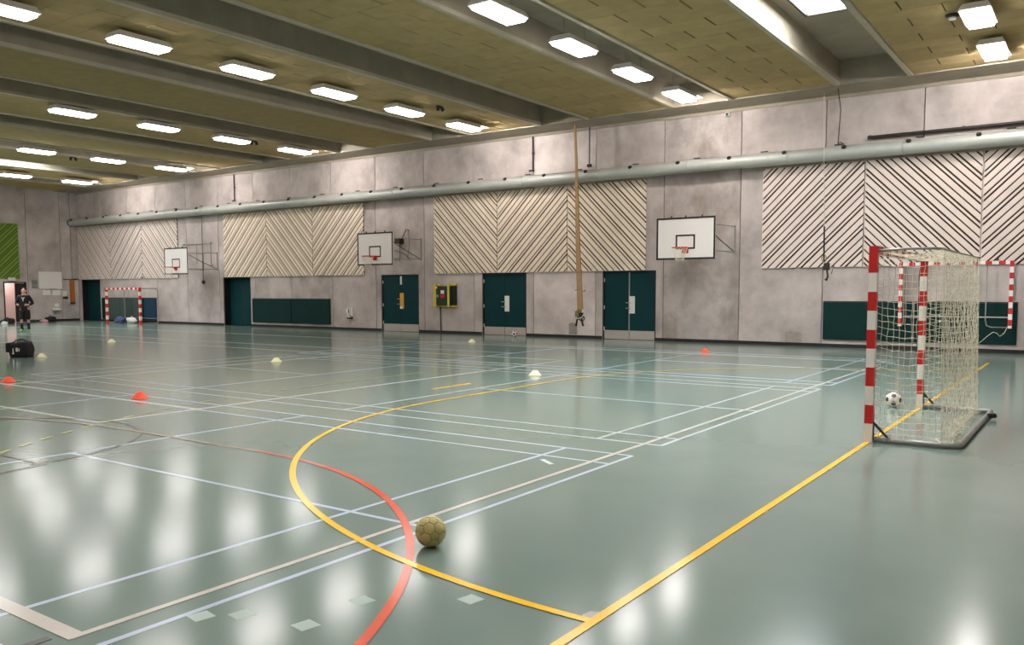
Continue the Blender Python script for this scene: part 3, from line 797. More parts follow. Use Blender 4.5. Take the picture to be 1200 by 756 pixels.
# ------------------------------------------------------------------ backboards
def backboard(x, label, z0, arms_right=True, y=23.0):
    root = empty('basketball_backboard', (x, y, z0), 0, label, 'backboard', 'basketball backboards')
    h, hh = 0.91, 1.22
    MB().bbox(-h, h, 0, 0.03, 0, hh, 0.006).build('board', M_BB, root)
    b = MB(); t = 0.055
    b.box(-h, h, -0.004, 0.0, 0, t).box(-h, h, -0.004, 0.0, hh - t, hh).box(-h, -h + t, -0.004, 0.0, t, hh - t).box(h - t, h, -0.004, 0.0, t, hh - t)
    b.build('border', M_BLACK, root)
    b = MB(); ix, iz0, iz1 = 0.3, 0.30, 0.72; t = 0.05
    b.box(-ix, ix, -0.004, 0.0, iz0, iz0 + t).box(-ix, ix, -0.004, 0.0, iz1 - t, iz1).box(-ix, -ix + t, -0.004, 0.0, iz0 + t, iz1 - t).box(ix - t, ix, -0.004, 0.0, iz0 + t, iz1 - t)
    b.build('target_square', M_BLACK, root)
    rz = 0.33
    MB().box(-0.1, 0.1, -0.012, -0.004, rz - 0.15, rz + 0.03).prism([(-0.012, rz + 0.0), (-0.16, rz + 0.0), (-0.012, rz - 0.14)], 'x', -0.05, 0.05).build('rim_bracket', M_RED, root)
    ring = [(0.225 * math.cos(2 * PI * k / 28), -0.38 + 0.225 * math.sin(2 * PI * k / 28), rz) for k in range(28)]
    MB().tube(ring, 0.012, 8, closed=True).build('rim', M_RED, root, True)
    # net
    mb = MB(); n_ = 12
    for k in range(n_):
        for sgn in (-1, 1):
            pts = []
            for j in range(6):
                a = 2 * PI * (k + sgn * j * 0.5) / n_; r_ = 0.22 - 0.022 * j
                pts.append((r_ * math.cos(a), -0.38 + r_ * math.sin(a), rz - 0.01 - 0.07 * j))
            mb.tube(pts, 0.004, 3, caps=False)
    o = mb.build('net', M_NET, root); o['kind'] = 'stuff'
    # swing frame to the wall
    dep = W - y
    for sx in (-0.55, 0.55):
        MB().tube([(sx, 0.03, 1.0), (sx + 0.3, dep * 0.5, 1.0), (sx + 0.35, dep - 0.04, 1.0)], 0.013, 8).build('arm', M_ARM, root)
        MB().tube([(sx, 0.03, 0.25), (sx + 0.3, dep * 0.5, 0.25), (sx + 0.35, dep - 0.04, 0.25)], 0.013, 8).build('arm', M_ARM, root)
        MB().box(sx + 0.33, sx + 0.37, dep - 0.04, dep - 0.001, 0.2, 1.05).build('wall_bracket', M_ARM, root)
    MB().tube([(0.55, 0.04, 1.02), (0.7, dep * 0.5, 0.62), (0.9, dep - 0.04, 0.25)], 0.013, 8).build('brace', M_DARKMETAL, root)
    for sx in (-0.45, 0.0, 0.5): MB().tube([(sx, 0.015, hh), (sx, 0.015, hh + 0.05)], 0.02, 8).build('lug', M_DARKMETAL, root)
    return root
backboard(-9.95, 'white basketball backboard beside the slatted panel and the teal door with straps', 2.50)
bb2 = backboard(-22.33, 'white basketball backboard above the teal door with the yellow plate', 2.56)
bb1 = backboard(-34.92, 'small-looking white basketball backboard beside the hanging pull cord, near the corner', 2.37)

# crank and chain gear on the wall beside the second backboard
gear = MB().bbox(-0.14, 0.14, -0.25, -0.002, -0.1, 0.12, 0.03)
gear.tube([(0.1, -0.1, 0.05), (0.3, -0.04, 0.45), (0.45, -0.04, 0.4)], 0.014, 6).tube([(-0.25, -0.1, -0.35), (0.2, -0.05, -0.5), (0.5, -0.04, -0.72)], 0.012, 6).tube([(0.4, -0.04, 0.42), (0.46, -0.04, -0.1), (0.35, -0.04, -0.62)], 0.008, 6)
gear.build('hoist', M_BLACK, bb2, False, (-0.12, W - 23.0, 0.97))

# pull cord beside the far backboard, and its bracket frame on the wall
pc = empty('pull_cord', (-35.05, W - 0.08, 2.03), 0, 'dark pull cord with a black knob hanging beside the far backboard', 'pull cord')
MB().tube([(0, 0, 0.05), (0, 0, 3.3)], 0.012, 6).build('cord', M_DARKMETAL, pc)
MB().lathe([(0.0, -0.09), (0.05, -0.07), (0.08, 0.0), (0.05, 0.07), (0.0, 0.09)], n=12).build('knob', M_BLACK, pc, True)
MB().box(-0.03, 0.03, 0.0, 0.08, 3.2, 3.3).build('bracket', M_DARKMETAL, pc)
wf = empty('bracket_frame', (-35.4, W, 2.7), 0, 'thin rectangular steel frame on the wall behind the far backboard', 'frame')
MB().tube([(-1.2, -0.05, 1.15), (0.95, -0.05, 1.15), (0.95, -0.05, 0.1)], 0.018, 6).build('outer_bar', M_TUBE, wf)
MB().tube([(-0.15, -0.05, 1.15), (-0.15, -0.05, 0.2)], 0.018, 6).build('inner_bar', M_TUBE, wf)
for xx, zz in ((-1.2, 1.15), (0.95, 1.15), (0.95, 0.1)): MB().box(xx - 0.03, xx + 0.03, -0.06, 0, zz - 0.03, zz + 0.03).build('foot', M_TUBE, wf)

# ------------------------------------------------------------------ hanging gear
st = empty('hanging_straps', (-13.92, 23.78, 0.45), 0, 'bundle of tan gymnastics straps with buckles hanging in front of the slatted panel', 'straps')
for (dx0, dx1, w_) in ((-0.05, -0.05, 0.05), (0.02, 0.04, 0.055), (0.0, 0.0, 0.05)):
    pts = [(dx0 * (1 - t) * 0.3 + dx1 * t - 0.22 * (1 - t), 0.02 * math.sin(7 * t), 6.5 - 5.95 * t) for t in [i / 14 for i in range(15)]]
    mb = MB()
    V = []; Fc = []
    for i, p in enumerate(pts):
        ww = w_ * (0.45 + 0.75 * i / 14)
        V += [(p[0] - ww, p[1] - 0.02 - dx0 * 0.3, p[2]), (p[0] + ww, p[1] - 0.02 - dx0 * 0.3, p[2]), (p[0] + ww, p[1] + 0.02 - dx0 * 0.3, p[2]), (p[0] - ww, p[1] + 0.02 - dx0 * 0.3, p[2])]
        if i:
            a = 4 * (i - 1); b_ = 4 * i
            Fc += [(a + q, a + (q + 1) % 4, b_ + (q + 1) % 4, b_ + q) for q in range(4)]
    Fc += [(3, 2, 1, 0), tuple(4 * 14 + q for q in range(4))]
    mb.add(V, Fc).build('strap', M_STRAP, st)
MB().tube([(-0.19, 0, 1.17), (0.12, 0, 1.13), (0.19, 0.0, 1.16)], 0.02, 6).build('tie', M_STRAP, st)
rm = MB().tube([(0.09 * math.cos(2 * PI * k / 16), 0.02 * math.sin(4 * PI * k / 16), 0.09 * math.sin(2 * PI * k / 16)) for k in range(16)], 0.018, 6, closed=True)
r1 = rm.build('ring', M_DARKMETAL, st, True, (-0.05, -0.05, 0.3)); r2 = inst('ring', r1.data, st, (0.09, -0.03, 0.24))
MB().bbox(-0.09, 0.05, -0.06, 0.03, 0.42, 0.56, 0.02).build('buckle', mat('brass', (150, 132, 84), 0.4, 0.6), st)
for dx in (-0.1, 0.08): MB().tube([(dx * 0.5, 0, 0.36), (dx, -0.02, 0.18), (dx * 1.5, 0, 0.0)], [0.03, 0.03, 0.035], 8).build('strap_end', M_BLACK, st)
MB().bbox(-0.14, 0.0, -0.1, 0.02, 0.3, 0.5, 0.03).build('pulley_block', mat('brass', (150, 132, 84)), st)
MB().bbox(0.0, 0.13, -0.08, 0.03, 0.26, 0.44, 0.03).build('clamp', M_BLACK, st)
MB().tube([(-0.2, -0.02, 0.38), (-0.08, -0.08, 0.24), (0.1, -0.08, 0.28), (0.17, -0.02, 0.4)], 0.018, 6).build('cord', mat('pale_rope', (206, 200, 188), 0.8), st)
MB().tube([(-0.24, 0, 6.48), (-0.24, 0, 6.6 - 0.09)], 0.03, 8).build('shackle', M_DARKMETAL, st)

cb_ = empty('hanging_cable', (-14.0, W - 0.1, 5.66), 0, 'thin dark cable with black weight hanging above the duct beside the straps', 'cable')
MB().tube([(0, 0, 0.08), (0, 0, 1.3)], 0.02, 6).build('cable', M_DARKMETAL, cb_)
MB().bbox(-0.07, 0.07, -0.05, 0.05, 0, 0.1, 0.02).build('weight', M_BLACK, cb_)

hk = empty('hoist_cable', (-6.25, 23.95, 1.85), 0, 'pale hoist cable with black hook hanging before the slatted panel', 'cable')
MB().tube([(-0.14, 0, 5.1), (-0.1, 0, 3.2), (-0.05, 0, 1.5)], 0.009, 6).build('cable', mat('pale_rope', (206, 200, 188), 0.8), hk)
MB().tube([(-0.05, 0, 1.5), (-0.04, 0, 0.55)], 0.022, 6).build('rod', M_BLACK, hk)
MB().tube([(0.06 * math.cos(2 * PI * k / 14) - 0.04, 0, 0.62 + 0.1 * math.sin(2 * PI * k / 14)) for k in range(14)], 0.012, 6, closed=True).build('loop', mat('brass', (150, 132, 84)), hk, True)
MB().bbox(-0.04, 0.12, -0.05, 0.05, 0.3, 0.5, 0.03).build('block', M_BLACK, hk)
MB().tube([(0.05, 0, 0.3), (0.07, 0, 0.15), (0.04, 0, 0.02), (0.0, 0, 0.06)], 0.025, 8).build('hook', M_BLACK, hk)
MB().tube([(0.1, 0, 0.35), (0.22, 0.02, 0.42), (0.16, 0.02, 0.2)], 0.01, 6).build('wire', M_DARKMETAL, hk)

tri = empty('ceiling_rope', (-6.1, W - 0.15, 5.6), 0, 'dark rope slung from the beam down to the duct', 'rope')
MB().tube([(0.12, -0.7, 1.38), (0.08, -0.2, 0.9), (-0.02, 0, 0.02)], 0.012, 6).build('rope', M_DARKMETAL, tri)
MB().tube([(-0.03, 0, 0.03), (0.05, 0, 0.06), (0.14, 0.02, 0.0)], 0.014, 6).build('cleat', M_DARKMETAL, tri)

# conduits on the wall
def conduit(x, z0, z1, label):
    root = empty('wall_conduit', (x, W, z0), 0, label, 'conduit')
    MB().tube([(0, -0.04, 0), (0, -0.04, z1 - z0)], 0.03, 8).build('pipe', M_DARKMETAL, root)
    MB().box(-0.16, 0.03, -0.06, 0, -0.03, 0.03).build('elbow_box', M_DARKMETAL, root)
    MB().box(-0.05, 0.05, -0.05, 0, (z1 - z0) * 0.5 - 0.02, (z1 - z0) * 0.5 + 0.02).build('clip', M_DARKMETAL, root)
conduit(-16.27, 5.74, 6.9, 'dark vertical conduit on the upper wall above the door with white plate')
conduit(-32.6, 5.72, 6.9, 'dark vertical conduit on the upper wall above the dark double door')

# ------------------------------------------------------------------ yellow framed cabinet
cab = empty('defibrillator_cabinet', (-20.18, W, 1.0), 0, 'dark green wall box in a yellow frame with red and white sticker', 'cabinet')
M_CYEL = mat('cabinet_yellow', (214, 190, 60), 0.5); M_CGRN = mat('cabinet_green', (18, 44, 34), 0.4)
MB().bbox(-0.36, 0.36, -0.2, 0, 0.06, 0.78, 0.02).build('body', M_CGRN, cab)
MB().bbox(-0.52, -0.38, -0.18, 0, 0.0, 0.86, 0.015).box(-0.38, -0.2, -0.1, 0, 0.79, 0.86).box(-0.38, 0.3, -0.1, 0, 0.0, 0.05).build('frame', M_CYEL, cab)
MB().bbox(0.2, 0.29, -0.23, 0, 0.0, 0.86, 0.015).build('frame_post', M_CYEL, cab)
MB().bbox(0.30, 0.5, -0.14, 0, 0.06, 0.8, 0.015).build('side_panel', M_BLACK, cab)
MB().box(0.29, 0.52, -0.12, 0, 0.8, 0.86).box(0.29, 0.52, -0.12, 0, 0.0, 0.06).build('frame_cap', M_CYEL, cab)
MB().box(-0.15, 0.05, -0.206, -0.2, 0.34, 0.5).build('sticker_red', M_RED, cab)
MB().box(-0.13, 0.03, -0.206, -0.2, 0.5, 0.62).build('sticker_white', M_WHITE, cab)
MB().lathe([(0.04, -0.21), (0.03, -0.2)], (-0.33, 0, 0.72), 10, axis='y').build('lamp', M_WHITE, cab)
MB().bbox(-0.34, -0.24, -0.22, -0.2, 0.36, 0.46, 0.01).build('latch', M_STEEL, cab)
MB().tube([(-0.3, -0.03, 0.0), (-0.29, -0.03, -0.5), (-0.27, -0.03, -0.99)], 0.02, 6).build('cord', M_DARKMETAL, cab)

# white tap-like wall fitting
wt = empty('wall_fitting', (-25.3, W, 0.72), 0, 'small white pipe fitting on the wall between mats and yellow-plated door', 'wall fitting')
MB().bbox(-0.16, 0.16, -0.05, 0, -0.14, 0.18, 0.02).build('plate', M_WHITEMETAL, wt)
MB().tube([(-0.06, -0.05, 0.14), (-0.06, -0.14, 0.12), (0.0, -0.18, 0.0), (0.04, -0.16, -0.16), (0.1, -0.12, -0.2)], 0.035, 8).build('pipe', M_WHITEMETAL, wt, True)
MB().lathe([(0.0, -0.19), (0.06, -0.18), (0.07, -0.14), (0.03, -0.1)], (0.0, 0, 0.05), 12, axis='y').build('valve_wheel', M_STEEL, wt)
MB().bbox(-0.05, 0.17, -0.16, -0.02, -0.26, -0.2, 0.015).build('drip_tray', M_DARKMETAL, wt)

# small camera under the ceiling and smoke detectors
wc = empty('wall_sensor', (-9.3, W - 0.05, 6.8), 0, 'small white sensor on the top edge of the wall under the lights', 'sensor')
MB().bbox(-0.07, 0.07, -0.12, 0.0, -0.06, 0.06, 0.02).build('body', M_WHITEMETAL, wc); MB().lathe([(0.04, -0.14), (0.045, -0.12)], (0.0, 0, 0), 10, axis='y').build('lens', M_BLACK, wc)
sd = empty('smoke_detector', (-2.62, 18.85, ZC), 0, 'round brown smoke detector on the ceiling boards', 'detector')
MB().lathe([(0.13, 0.0), (0.13, -0.03), (0.08, -0.06)], n=18).build('base', M_DARKMETAL, sd, True); MB().lathe([(0.08, -0.06), (0.06, -0.1), (0.0, -0.11)], n=18).build('cap', M_WHITEMETAL, sd, True)
for (rx, yy, lb) in ((-16.2, 19.35, 'fourth'), (-25.3, 19.85, 'third'), (-34.2, 18.0, 'second')):
    sp = empty('spotlight', (rx + 0.1, yy, ZC), 0, 'small black twin spotlight beside the ' + lb + ' row of lights from the end wall', 'spotlight', 'small black ceiling spotlights')
    MB().box(-0.03, 0.03, -0.12, 0.12, -0.04, 0.0).build('bar', M_BLACK, sp)
    for s in (-1, 1): MB().tube([(0, s * 0.09, -0.04), (0.04, s * 0.12, -0.14)], 0.05, 8).build('head', M_BLACK, sp)

# ------------------------------------------------------------------ things on the end wall
wb = empty('notice_board', (XE, 23.04, 1.74), 0, 'white notice board on the end wall beside the doorway', 'notice board')
MB().bbox(0, 0.03, -0.59, 0.59, 0, 0.9, 0.008).build('board', M_BB, wb)
MB().box(0.0, 0.04, -0.61, -0.59, -0.02, 0.92).box(0.0, 0.04, 0.59, 0.61, -0.02, 0.92).box(0.0, 0.04, -0.59, 0.59, -0.02, 0.0).box(0.0, 0.04, -0.59, 0.59, 0.9, 0.92).build('frame', M_WHITEMETAL, wb)
MB().box(0.04, 0.09, -0.1, 0.25, -0.015, 0.0).build('pen_tray', M_STEEL, wb)
for (yy, l_) in ((22.83, 'white notice sheet under the notice board next to the doorway side'), (23.34, 'white notice sheet under the notice board next to the switches')):
    nn = empty('notice_sheet', (XE, yy, 1.4), 0, l_, 'sheet')
    MB().box(0.001, 0.012, -0.21, 0.21, 0, 0.28).build('paper', M_BB, nn); MB().box(0.012, 0.018, -0.03, 0.03, 0.25, 0.28).build('pin', M_STEEL, nn)
sw = empty('wall_switch', (XE, 23.8, 1.32), 0, 'pale switch panel on the end wall beside the wooden plank', 'switch panel')
MB().bbox(0, 0.06, -0.14, 0.1, 0.0, 0.3, 0.015).build('plate', M_WHITEMETAL, sw); MB().bbox(0, 0.09, -0.12, 0.14, -0.1, -0.02, 0.015).build('lower_box', M_DARKMETAL, sw)
sb = empty('junction_box', (XE, 22.22, 1.78), 0, 'small grey box on the end wall between doorway and notice board', 'box')
MB().bbox(0, 0.08, -0.13, 0.13, 0.0, 0.45, 0.015).build('body', mat('grey_box', (140, 136, 134), 0.6), sb); MB().box(0.08, 0.09, -0.1, 0.1, 0.2, 0.4).build('lid', mat('grey_lid', (120, 116, 114), 0.6), sb)
pk = empty('wooden_plank', (XE, 24.2, 0.9), 0, 'orange-brown wooden board fixed upright on the end wall in the corner', 'board')
M_WOOD = mat('orange_wood', (176, 104, 40), 0.5, var=0.2, scale=6, stretch=(1, 4, 0.4))
MB().bbox(0, 0.06, -0.13, 0.13, 0.12, 1.32, 0.01).build('board', M_WOOD, pk); MB().bbox(0, 0.08, -0.12, 0.12, 0.0, 0.11, 0.01).build('lower_block', mat('dark_wood', (84, 52, 28), 0.6), pk)
MB().box(0, 0.03, -0.45, 0.28, 1.33, 1.37).build('rail', M_DARKMETAL, pk)
# crumpled white bag/tap shape low on the end wall
pb = empty('wall_basin', (XE, 23.25, 0.45), 0, 'small white basin and pipes low on the end wall', 'basin')
MB().bbox(0, 0.22, -0.2, 0.2, 0.12, 0.26, 0.04).build('bowl', M_WHITEMETAL, pb); MB().bbox(0, 0.1, -0.05, 0.2, 0.3, 0.5, 0.03).build('tap_block', M_WHITEMETAL, pb)
MB().tube([(0.1, 0.05, 0.12), (0.1, 0.0, 0.0), (0.03, -0.08, -0.06)], 0.03, 8).build('pipe', M_STEEL, pb)

# ------------------------------------------------------------------ balls built from 12 pentagon and 20 hexagon panels
def ball(name, r, m_hex, m_pent, m_seam, loc, label, cat='ball', rot=(0.4, 0.3, 0.2), core=0.965):
    root = empty(name, (loc[0], loc[1], loc[2] + r), 0, label, cat)
    root.rotation_euler = rot
    bm = bmesh.new(); bmesh.ops.create_icosphere(bm, subdivisions=1, radius=1.0)
    vs = [v.co.copy() for v in bm.verts]; fs = [[v.index for v in f.verts] for f in bm.faces]
    es = [(e.verts[0].index, e.verts[1].index) for e in bm.edges]; bm.free()
    cs = bpy.data.meshes.new(name + '_core'); bm = bmesh.new(); bmesh.ops.create_icosphere(bm, subdivisions=3, radius=r * core); bm.to_mesh(cs); bm.free()
    cs.materials.append(m_seam); cs.polygons.foreach_set('use_smooth', [True] * len(cs.polygons))
    inst('bladder', cs, root)
    def tp(a, b): return vs[a] + (vs[b] - vs[a]) / 3
    def panel(loop, m):
        c = sum(loop, Vector()) / len(loop)
        mb = MB(); V = []; rings = 4; n_ = len(loop) * 3
        edge = []
        for i in range(len(loop)):
            for q in range(3): edge.append(loop[i].lerp(loop[(i + 1) % len(loop)], q / 3))
        prof = [(0.0, 1.0), (0.45, 1.0), (0.80, 0.999), (0.93, 0.992), (0.955, core - 0.004)]
        for t, rr in prof:
            for p in edge:
                V.append(c.lerp(p, t).normalized() * r * rr)
        Fc = []
        for i in range(len(prof) - 1):
            for k_ in range(n_): Fc.append((i * n_ + k_, i * n_ + (k_ + 1) % n_, (i + 1) * n_ + (k_ + 1) % n_, (i + 1) * n_ + k_))
        mb.add(V, Fc)
        o = mb.build('panel', m, root, True)
    for vi in range(12):
        nb = [b if a == vi else a for a, b in es if vi in (a, b)]
        ax = vs[vi].normalized(); u = ax.orthogonal().normalized(); v_ = ax.cross(u)
        nb.sort(key=lambda q: math.atan2(vs[q].dot(v_), vs[q].dot(u)))
        panel([tp(vi, q) for q in nb], m_pent)
    for f in fs:
        lp = []
        for i in range(3):
            a, b = f[i], f[(i + 1) % 3]; lp += [tp(a, b), tp(b, a)]
        panel(lp, m_hex)
    return root
M_GOLD = mat('ball_gold', (196, 182, 118), 0.5, var=0.12, scale=20, bump=0.3, bscale=300)
M_OLIVE = mat('ball_olive', (178, 172, 104), 0.5, var=0.12, scale=20, bump=0.3, bscale=300)
M_SEAMG = mat('ball_green_seam', (84, 92, 40), 0.7)
M_BW = mat('ball_white', (232, 226, 218), 0.4); M_BK = mat('ball_dark', (52, 44, 44), 0.45)
ball('handball', 0.098, M_GOLD, M_OLIVE, M_SEAMG, (-3.43, 4.0, 0), 'gold and green handball lying on the red and white floor lines', rot=(0.5, 0.2, 0.7))
ball('football', 0.105, M_BW, M_BK, M_BK, (-2.3, 12.5, 0), 'white football with dark patches beside the post of the near goal', rot=(0.3, 0.5, 0.9))
ball('football', 0.11, M_BW, M_BK, M_BK, (-16.72, 24.05, 0), 'white football with dark patches at the foot of the teal door')

# ------------------------------------------------------------------ marker cones
def cone_mesh(m):
    return MB().lathe([(0.105, 0.0), (0.108, 0.006), (0.098, 0.014), (0.045, 0.075), (0.03, 0.08), (0.026, 0.074), (0.085, 0.01), (0.095, 0.0)], n=22).mesh('disc', m, True)
cmo, cmy = cone_mesh(M_ORANGE), cone_mesh(M_YELLOW)
rim_o = MB().lathe([(0.1085, 0.002), (0.1095, 0.006), (0.1085, 0.01)], n=22)
ro, ry = rim_o.mesh('rim', mat('cone_orange_rim', (255, 120, 80), 0.5)), rim_o.mesh('rim', mat('cone_yellow_rim', (248, 246, 200), 0.5))
for (x_, y_, col, l_) in [(-15.95, 7.1, 'o', 'orange marker cone on the floor in front of the black sports bag'), (-11.87, 7.14, 'o', 'orange marker cone beside the corner of the cream tennis lines'),
                          (-8.4, 20.77, 'o', 'orange marker cone near the wall under the nearest backboard'), (-25.72, 14.58, 'y', 'pale yellow marker cone in front of the small goal'),
                          (-21.25, 10.25, 'y', 'pale yellow marker cone next to the black sports bag'), (-15.41, 12.63, 'y', 'pale yellow marker cone in front of the pair of green mats'),
                          (-16.13, 20.87, 'y', 'pale yellow marker cone near the wall under the yellow-framed cabinet'), (-8.8, 13.35, 'y', 'pale yellow marker cone between yellow arc and cream line')]:
    root = empty('marker_cone', (x_, y_, 0), 0, l_, 'cone', 'marker cones on the floor')
    root.scale = (1.12, 1.12, 1.2)
    inst('disc', cmo if col == 'o' else cmy, root); inst('rim', ro if col == 'o' else ry, root)

# ------------------------------------------------------------------ sports bag on the floor
bag = empty('sports_bag', (-21.75, 10.02, 0), math.radians(33), 'large black sports bag with white print standing on the floor', 'bag')
bag.scale = (0.78, 0.78, 0.86)
mb = MB()
bmm = bmesh.new(); bmesh.ops.create_cube(bmm, size=1.0)
bmesh.ops.subdivide_edges(bmm, edges=list(bmm.edges), cuts=5, use_grid_fill=True)
rb = random.Random(2)
for v in bmm.verts:
    x_, y_, z_ = v.co
    rr = 1 - 0.25 * max(0, (abs(x_) + abs(y_) + abs(z_)) - 1.0)
    v.co = Vector((x_ * 0.64 * rr, y_ * 0.36 * rr, (z_ + 0.5) * 0.42 * (1 + 0.08 * math.sin(5 * x_)) + 0.0))
    v.co.x -= 0.05 * max(0, v.co.z - 0.2) * 2
    v.co += Vector((rb.uniform(-1, 1), rb.uniform(-1, 1), rb.uniform(-0.4, 1) if v.co.z > 0.05 else 0)) * 0.008
bmm.verts.index_update()
mb.add([v.co for v in bmm.verts], [[v.index for v in f.verts] for f in bmm.faces]); bmm.free()
mb.build('body', M_BLACKCLOTH, bag, True)
MB().bbox(-0.4, -0.26, -0.2, 0.16, 0.14, 0.42, 0.04).build('side_pocket', M_BLACKCLOTH, bag)
for yy in (-0.09, 0.09):
    MB().tube([(-0.2, yy, 0.4), (-0.15, yy * 0.7, 0.48), (0.0, yy * 0.4, 0.51), (0.15, yy * 0.6, 0.47), (0.22, yy, 0.39)], 0.018, 6).build('handle', M_BLACKCLOTH, bag, True)
MB().tube([(-0.3, 0, 0.43), (0.0, 0, 0.44), (0.28, 0, 0.42)], 0.008, 6).build('zip', mat('zip_grey', (70, 66, 68), 0.5), bag)
for (x0, x1, z0, z1) in ((-0.17, -0.145, 0.10, 0.26), (-0.19, -0.13, 0.10, 0.125), (-0.07, -0.03, 0.17, 0.28), (-0.02, 0.0, 0.17, 0.27), (0.03, 0.05, 0.18, 0.26), (-0.07, 0.05, 0.2, 0.215)):
    MB().box(x0, x1, -0.196, -0.176, z0, z1).build('print', M_BB, bag)

# ------------------------------------------------------------------ things along the far walls
def crumple(name, loc, dims, m, seed, label, cat, handle=True, rotz=0.0):
    root = empty(name, loc, rotz, label, cat)
    bm = bmesh.new(); bmesh.ops.create_icosphere(bm, subdivisions=3, radius=0.5); r_ = random.Random(seed)
    ph = [r_.uniform(0, 6) for _ in range(6)]
    for v in bm.verts:
        p = v.co
        k_ = 1 + 0.16 * math.sin(6 * p.x + ph[0]) * math.cos(7 * p.y + ph[1]) + 0.12 * math.sin(9 * p.z + ph[2] + 4 * p.x)
        v.co = Vector((p.x * dims[0] * k_, p.y * dims[1] * k_, max(0.0, (p.z * k_ + 0.42) * dims[2])))
    me = bpy.data.meshes.new(name); bm.to_mesh(me); bm.free(); me.materials.append(m); me.polygons.foreach_set('use_smooth', [True] * len(me.polygons))
    inst('body', me, root)
    if handle: MB().tube([(-dims[0] * 0.2, 0, dims[2] * 0.75), (-dims[0] * 0.05, 0.02, dims[2] * 1.05), (dims[0] * 0.15, 0, dims[2] * 0.8)], 0.018, 6).build('handle', m, root, True)
    return root
crumple('bundle', (-40.8, 23.62, 0), (0.72, 0.36, 0.34), mat('blue_cloth', (70, 84, 120), 0.8, var=0.2, scale=9), 1, 'blue cloth bundle lying inside the small goal', 'bundle')
crumple('plastic_bag', (-39.75, 23.62, 0), (0.6, 0.4, 0.34), mat('white_plastic', (226, 224, 220), 0.4), 2, 'white plastic bag lying inside the small goal', 'bag')
crumple('gear_bag', (-45.6, 22.55, 0), (0.5, 0.55, 0.32), M_BLACKCLOTH, 3, 'black gear bag by the end wall below the notice board', 'bag', True, 1.2)
crumple('cloth_heap', (-45.3, 22.05, 0), (0.4, 0.4, 0.16), mat('pink_cloth', (210, 160, 160), 0.8), 4, 'pink and white clothes on the floor beside the black gear bag', 'clothes', False)
crumple('cloth_heap', (-45.8, 21.75, 0), (0.4, 0.4, 0.14), mat('green_cloth', (40, 70, 40), 0.8), 5, 'dark green clothes on the floor beside the doorway', 'clothes', False)
crumple('gear_bag', (-44.6, 19.95, 0), (0.6, 0.7, 0.3), M_BLACKCLOTH, 6, 'black gear bag on the floor near the open doorway', 'bag', True, 0.8)
crumple('white_shoe_bag', (-43.6, 19.35, 0), (0.3, 0.3, 0.16), mat('white_plastic', (226, 224, 220)), 7, 'small white bag in front of the black gear bag', 'bag', False)

# ------------------------------------------------------------------ person by the doorway
def skin_mesh(name, joints, edges_, m, parent, sub=1, root_i=0):
    me = bpy.data.meshes.new(name); me.from_pydata([j[0] for j in joints], edges_, [])
    o = bpy.data.objects.new(name, me); COL.objects.link(o); o.parent = parent
    sk = o.modifiers.new('skin', 'SKIN'); sk.use_smooth_shade = True
    for i, j in enumerate(joints):
        r = j[1]
        me.skin_vertices[0].data[i].radius = r if isinstance(r, tuple) else (r, r)
        me.skin_vertices[0].data[i].use_root = (i == root_i)
    sb_ = o.modifiers.new('sub', 'SUBSURF'); sb_.levels = sub; sb_.render_levels = sub
    me.materials.append(m)
    return o
per = empty('person', (-35.1, 16.35, 0), math.radians(48), 'person in a black tracksuit top and shorts with green shoes, standing on the court', 'person')
M_SKIN = mat('skin', (206, 158, 132), 0.6); M_TRACK = mat('track_black', (16, 15, 19), 0.8); M_HAIR = mat('hair', (44, 32, 26), 0.8)
# local frame: facing -Y, x to the side; feet at z = 0
J = []; E_ = []
def jt(p, r, par=None):
    J.append((p, r)); i = len(J) - 1
    if par is not None: E_.append((par, i))
    return i
pel = jt((0, 0, 0.95), (0.15, 0.11))
ab = jt((0, 0, 1.12), (0.13, 0.10), pel); ch = jt((0, 0, 1.32), (0.16, 0.11), ab); nk = jt((0, 0.0, 1.47), 0.055, ch)
hd = jt((0, -0.01, 1.56), (0.075, 0.085), nk); hd2 = jt((0, -0.015, 1.66), (0.078, 0.092), hd); hd3 = jt((0, -0.005, 1.73), (0.05, 0.06), hd2)
nose = jt((0, -0.115, 1.60), 0.014, hd)
hands = []
for s in (-1, 1):
    sh = jt((s * 0.17, 0, 1.4), 0.06, ch)
    el = jt((s * 0.29, 0.03, 1.14), 0.045, sh)
    wr = jt((s * 0.2, -0.2, 1.08), 0.03, el)
    pm_ = jt((s * 0.16, -0.27, 1.08), (0.035, 0.02), wr)
    for fi in range(4):
        f1 = jt((s * (0.13 - 0.004 * fi), -0.305, 1.11 - 0.022 * fi), 0.009, pm_)
        jt((s * (0.10 - 0.004 * fi), -0.325 + 0.004 * fi, 1.11 - 0.022 * fi), 0.008, f1)
    th = jt((s * 0.15, -0.25, 1.115), 0.01, pm_); jt((s * 0.135, -0.27, 1.14), 0.009, th)
    hands.append(pm_)
    hip = jt((s * 0.09, 0, 0.86), 0.085, pel)
    ydir = -0.06 if s < 0 else 0.03
    kn = jt((s * 0.11, ydir, 0.5), 0.055, hip)
    an = jt((s * 0.12, ydir * 0.3 + 0.03, 0.09), 0.035, kn)
    jt((s * 0.13, ydir * 0.3 - 0.12, 0.035), (0.035, 0.025), an)
skin_mesh('body', J, E_, M_SKIN, per, 2)
TJ = [((0, 0, 0.76), (0.17, 0.13)), ((0, 0, 0.92), (0.17, 0.13)), ((0, 0, 1.12), (0.15, 0.12)), ((0, 0, 1.32), (0.18, 0.13)), ((0, 0, 1.46), (0.075, 0.075))]
TE = [(0, 1), (1, 2), (2, 3), (3, 4)]
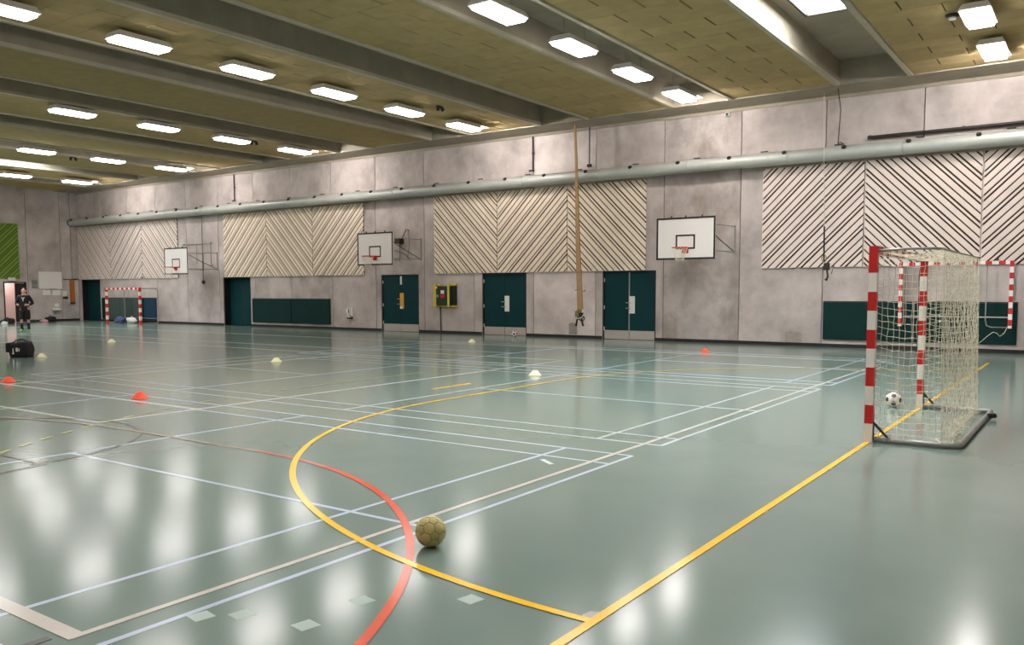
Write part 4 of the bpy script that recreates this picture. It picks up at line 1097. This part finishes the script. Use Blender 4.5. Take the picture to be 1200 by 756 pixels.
for s in (-1, 1):
    b0 = len(TJ); TJ += [((s * 0.18, 0, 1.4), 0.08), ((s * 0.3, 0.03, 1.13), 0.065), ((s * 0.21, -0.19, 1.08), 0.045)]; TE += [(3, b0), (b0, b0 + 1), (b0 + 1, b0 + 2)]
skin_mesh('jacket', TJ, TE, M_TRACK, per, 2)
SJ = [((0, 0, 0.97), (0.165, 0.125))]; SE = []
for s in (-1, 1):
    ydir = -0.06 if s < 0 else 0.03; b0 = len(SJ)
    SJ += [((s * 0.1, 0, 0.82), 0.11), ((s * 0.115, ydir, 0.46), 0.095)]; SE += [(0, b0), (b0, b0 + 1)]
skin_mesh('shorts', SJ, SE, M_TRACK, per, 2)
skin_mesh('hair', [((0, 0.03, 1.62), (0.085, 0.075)), ((0, 0.015, 1.72), (0.085, 0.09)), ((0, 0.0, 1.76), (0.05, 0.06))], [(0, 1), (1, 2)], M_HAIR, per, 2)
for s in (-1, 1):
    ydir = -0.06 if s < 0 else 0.03
    MB().tube([(s * 0.12, ydir * 0.3 + 0.03, 0.08), (s * 0.117, ydir * 0.5 + 0.02, 0.2), (s * 0.113, ydir * 0.75, 0.36)], [0.045, 0.05, 0.058], 10).build('sock', M_TRACK, per, True)
    skin_mesh('shoe', [((s * 0.12, ydir * 0.3 + 0.06, 0.05), 0.05), ((s * 0.125, ydir * 0.3 - 0.06, 0.045), 0.048), ((s * 0.135, ydir * 0.3 - 0.16, 0.035), 0.036)], [(0, 1), (1, 2)], mat('shoe_green', (90, 200, 70), 0.5), per, 2)
    MB().lathe([(0.0, -0.012), (0.012, 0.0), (0.0, 0.012)], (s * 0.033, -0.098, 1.645), 8, axis='y').build('eye', M_HAIR, per, True)
    MB().bbox(s * 0.085 - 0.012, s * 0.085 + 0.012, -0.02, 0.02, 1.595, 1.655, 0.008).build('ear', M_SKIN, per)
MB().bbox(-0.03, 0.03, -0.098, -0.085, 1.555, 1.568, 0.004).build('mouth', mat('lips', (160, 90, 84), 0.6), per)
MB().prism([(-0.06, 1.38), (-0.03, 1.38), (0.0, 1.31), (0.03, 1.38), (0.06, 1.38), (0.012, 1.28), (0.012, 1.22), (-0.012, 1.22), (-0.012, 1.28)], 'y', -0.15, -0.125).build('chest_print', M_BB, per)
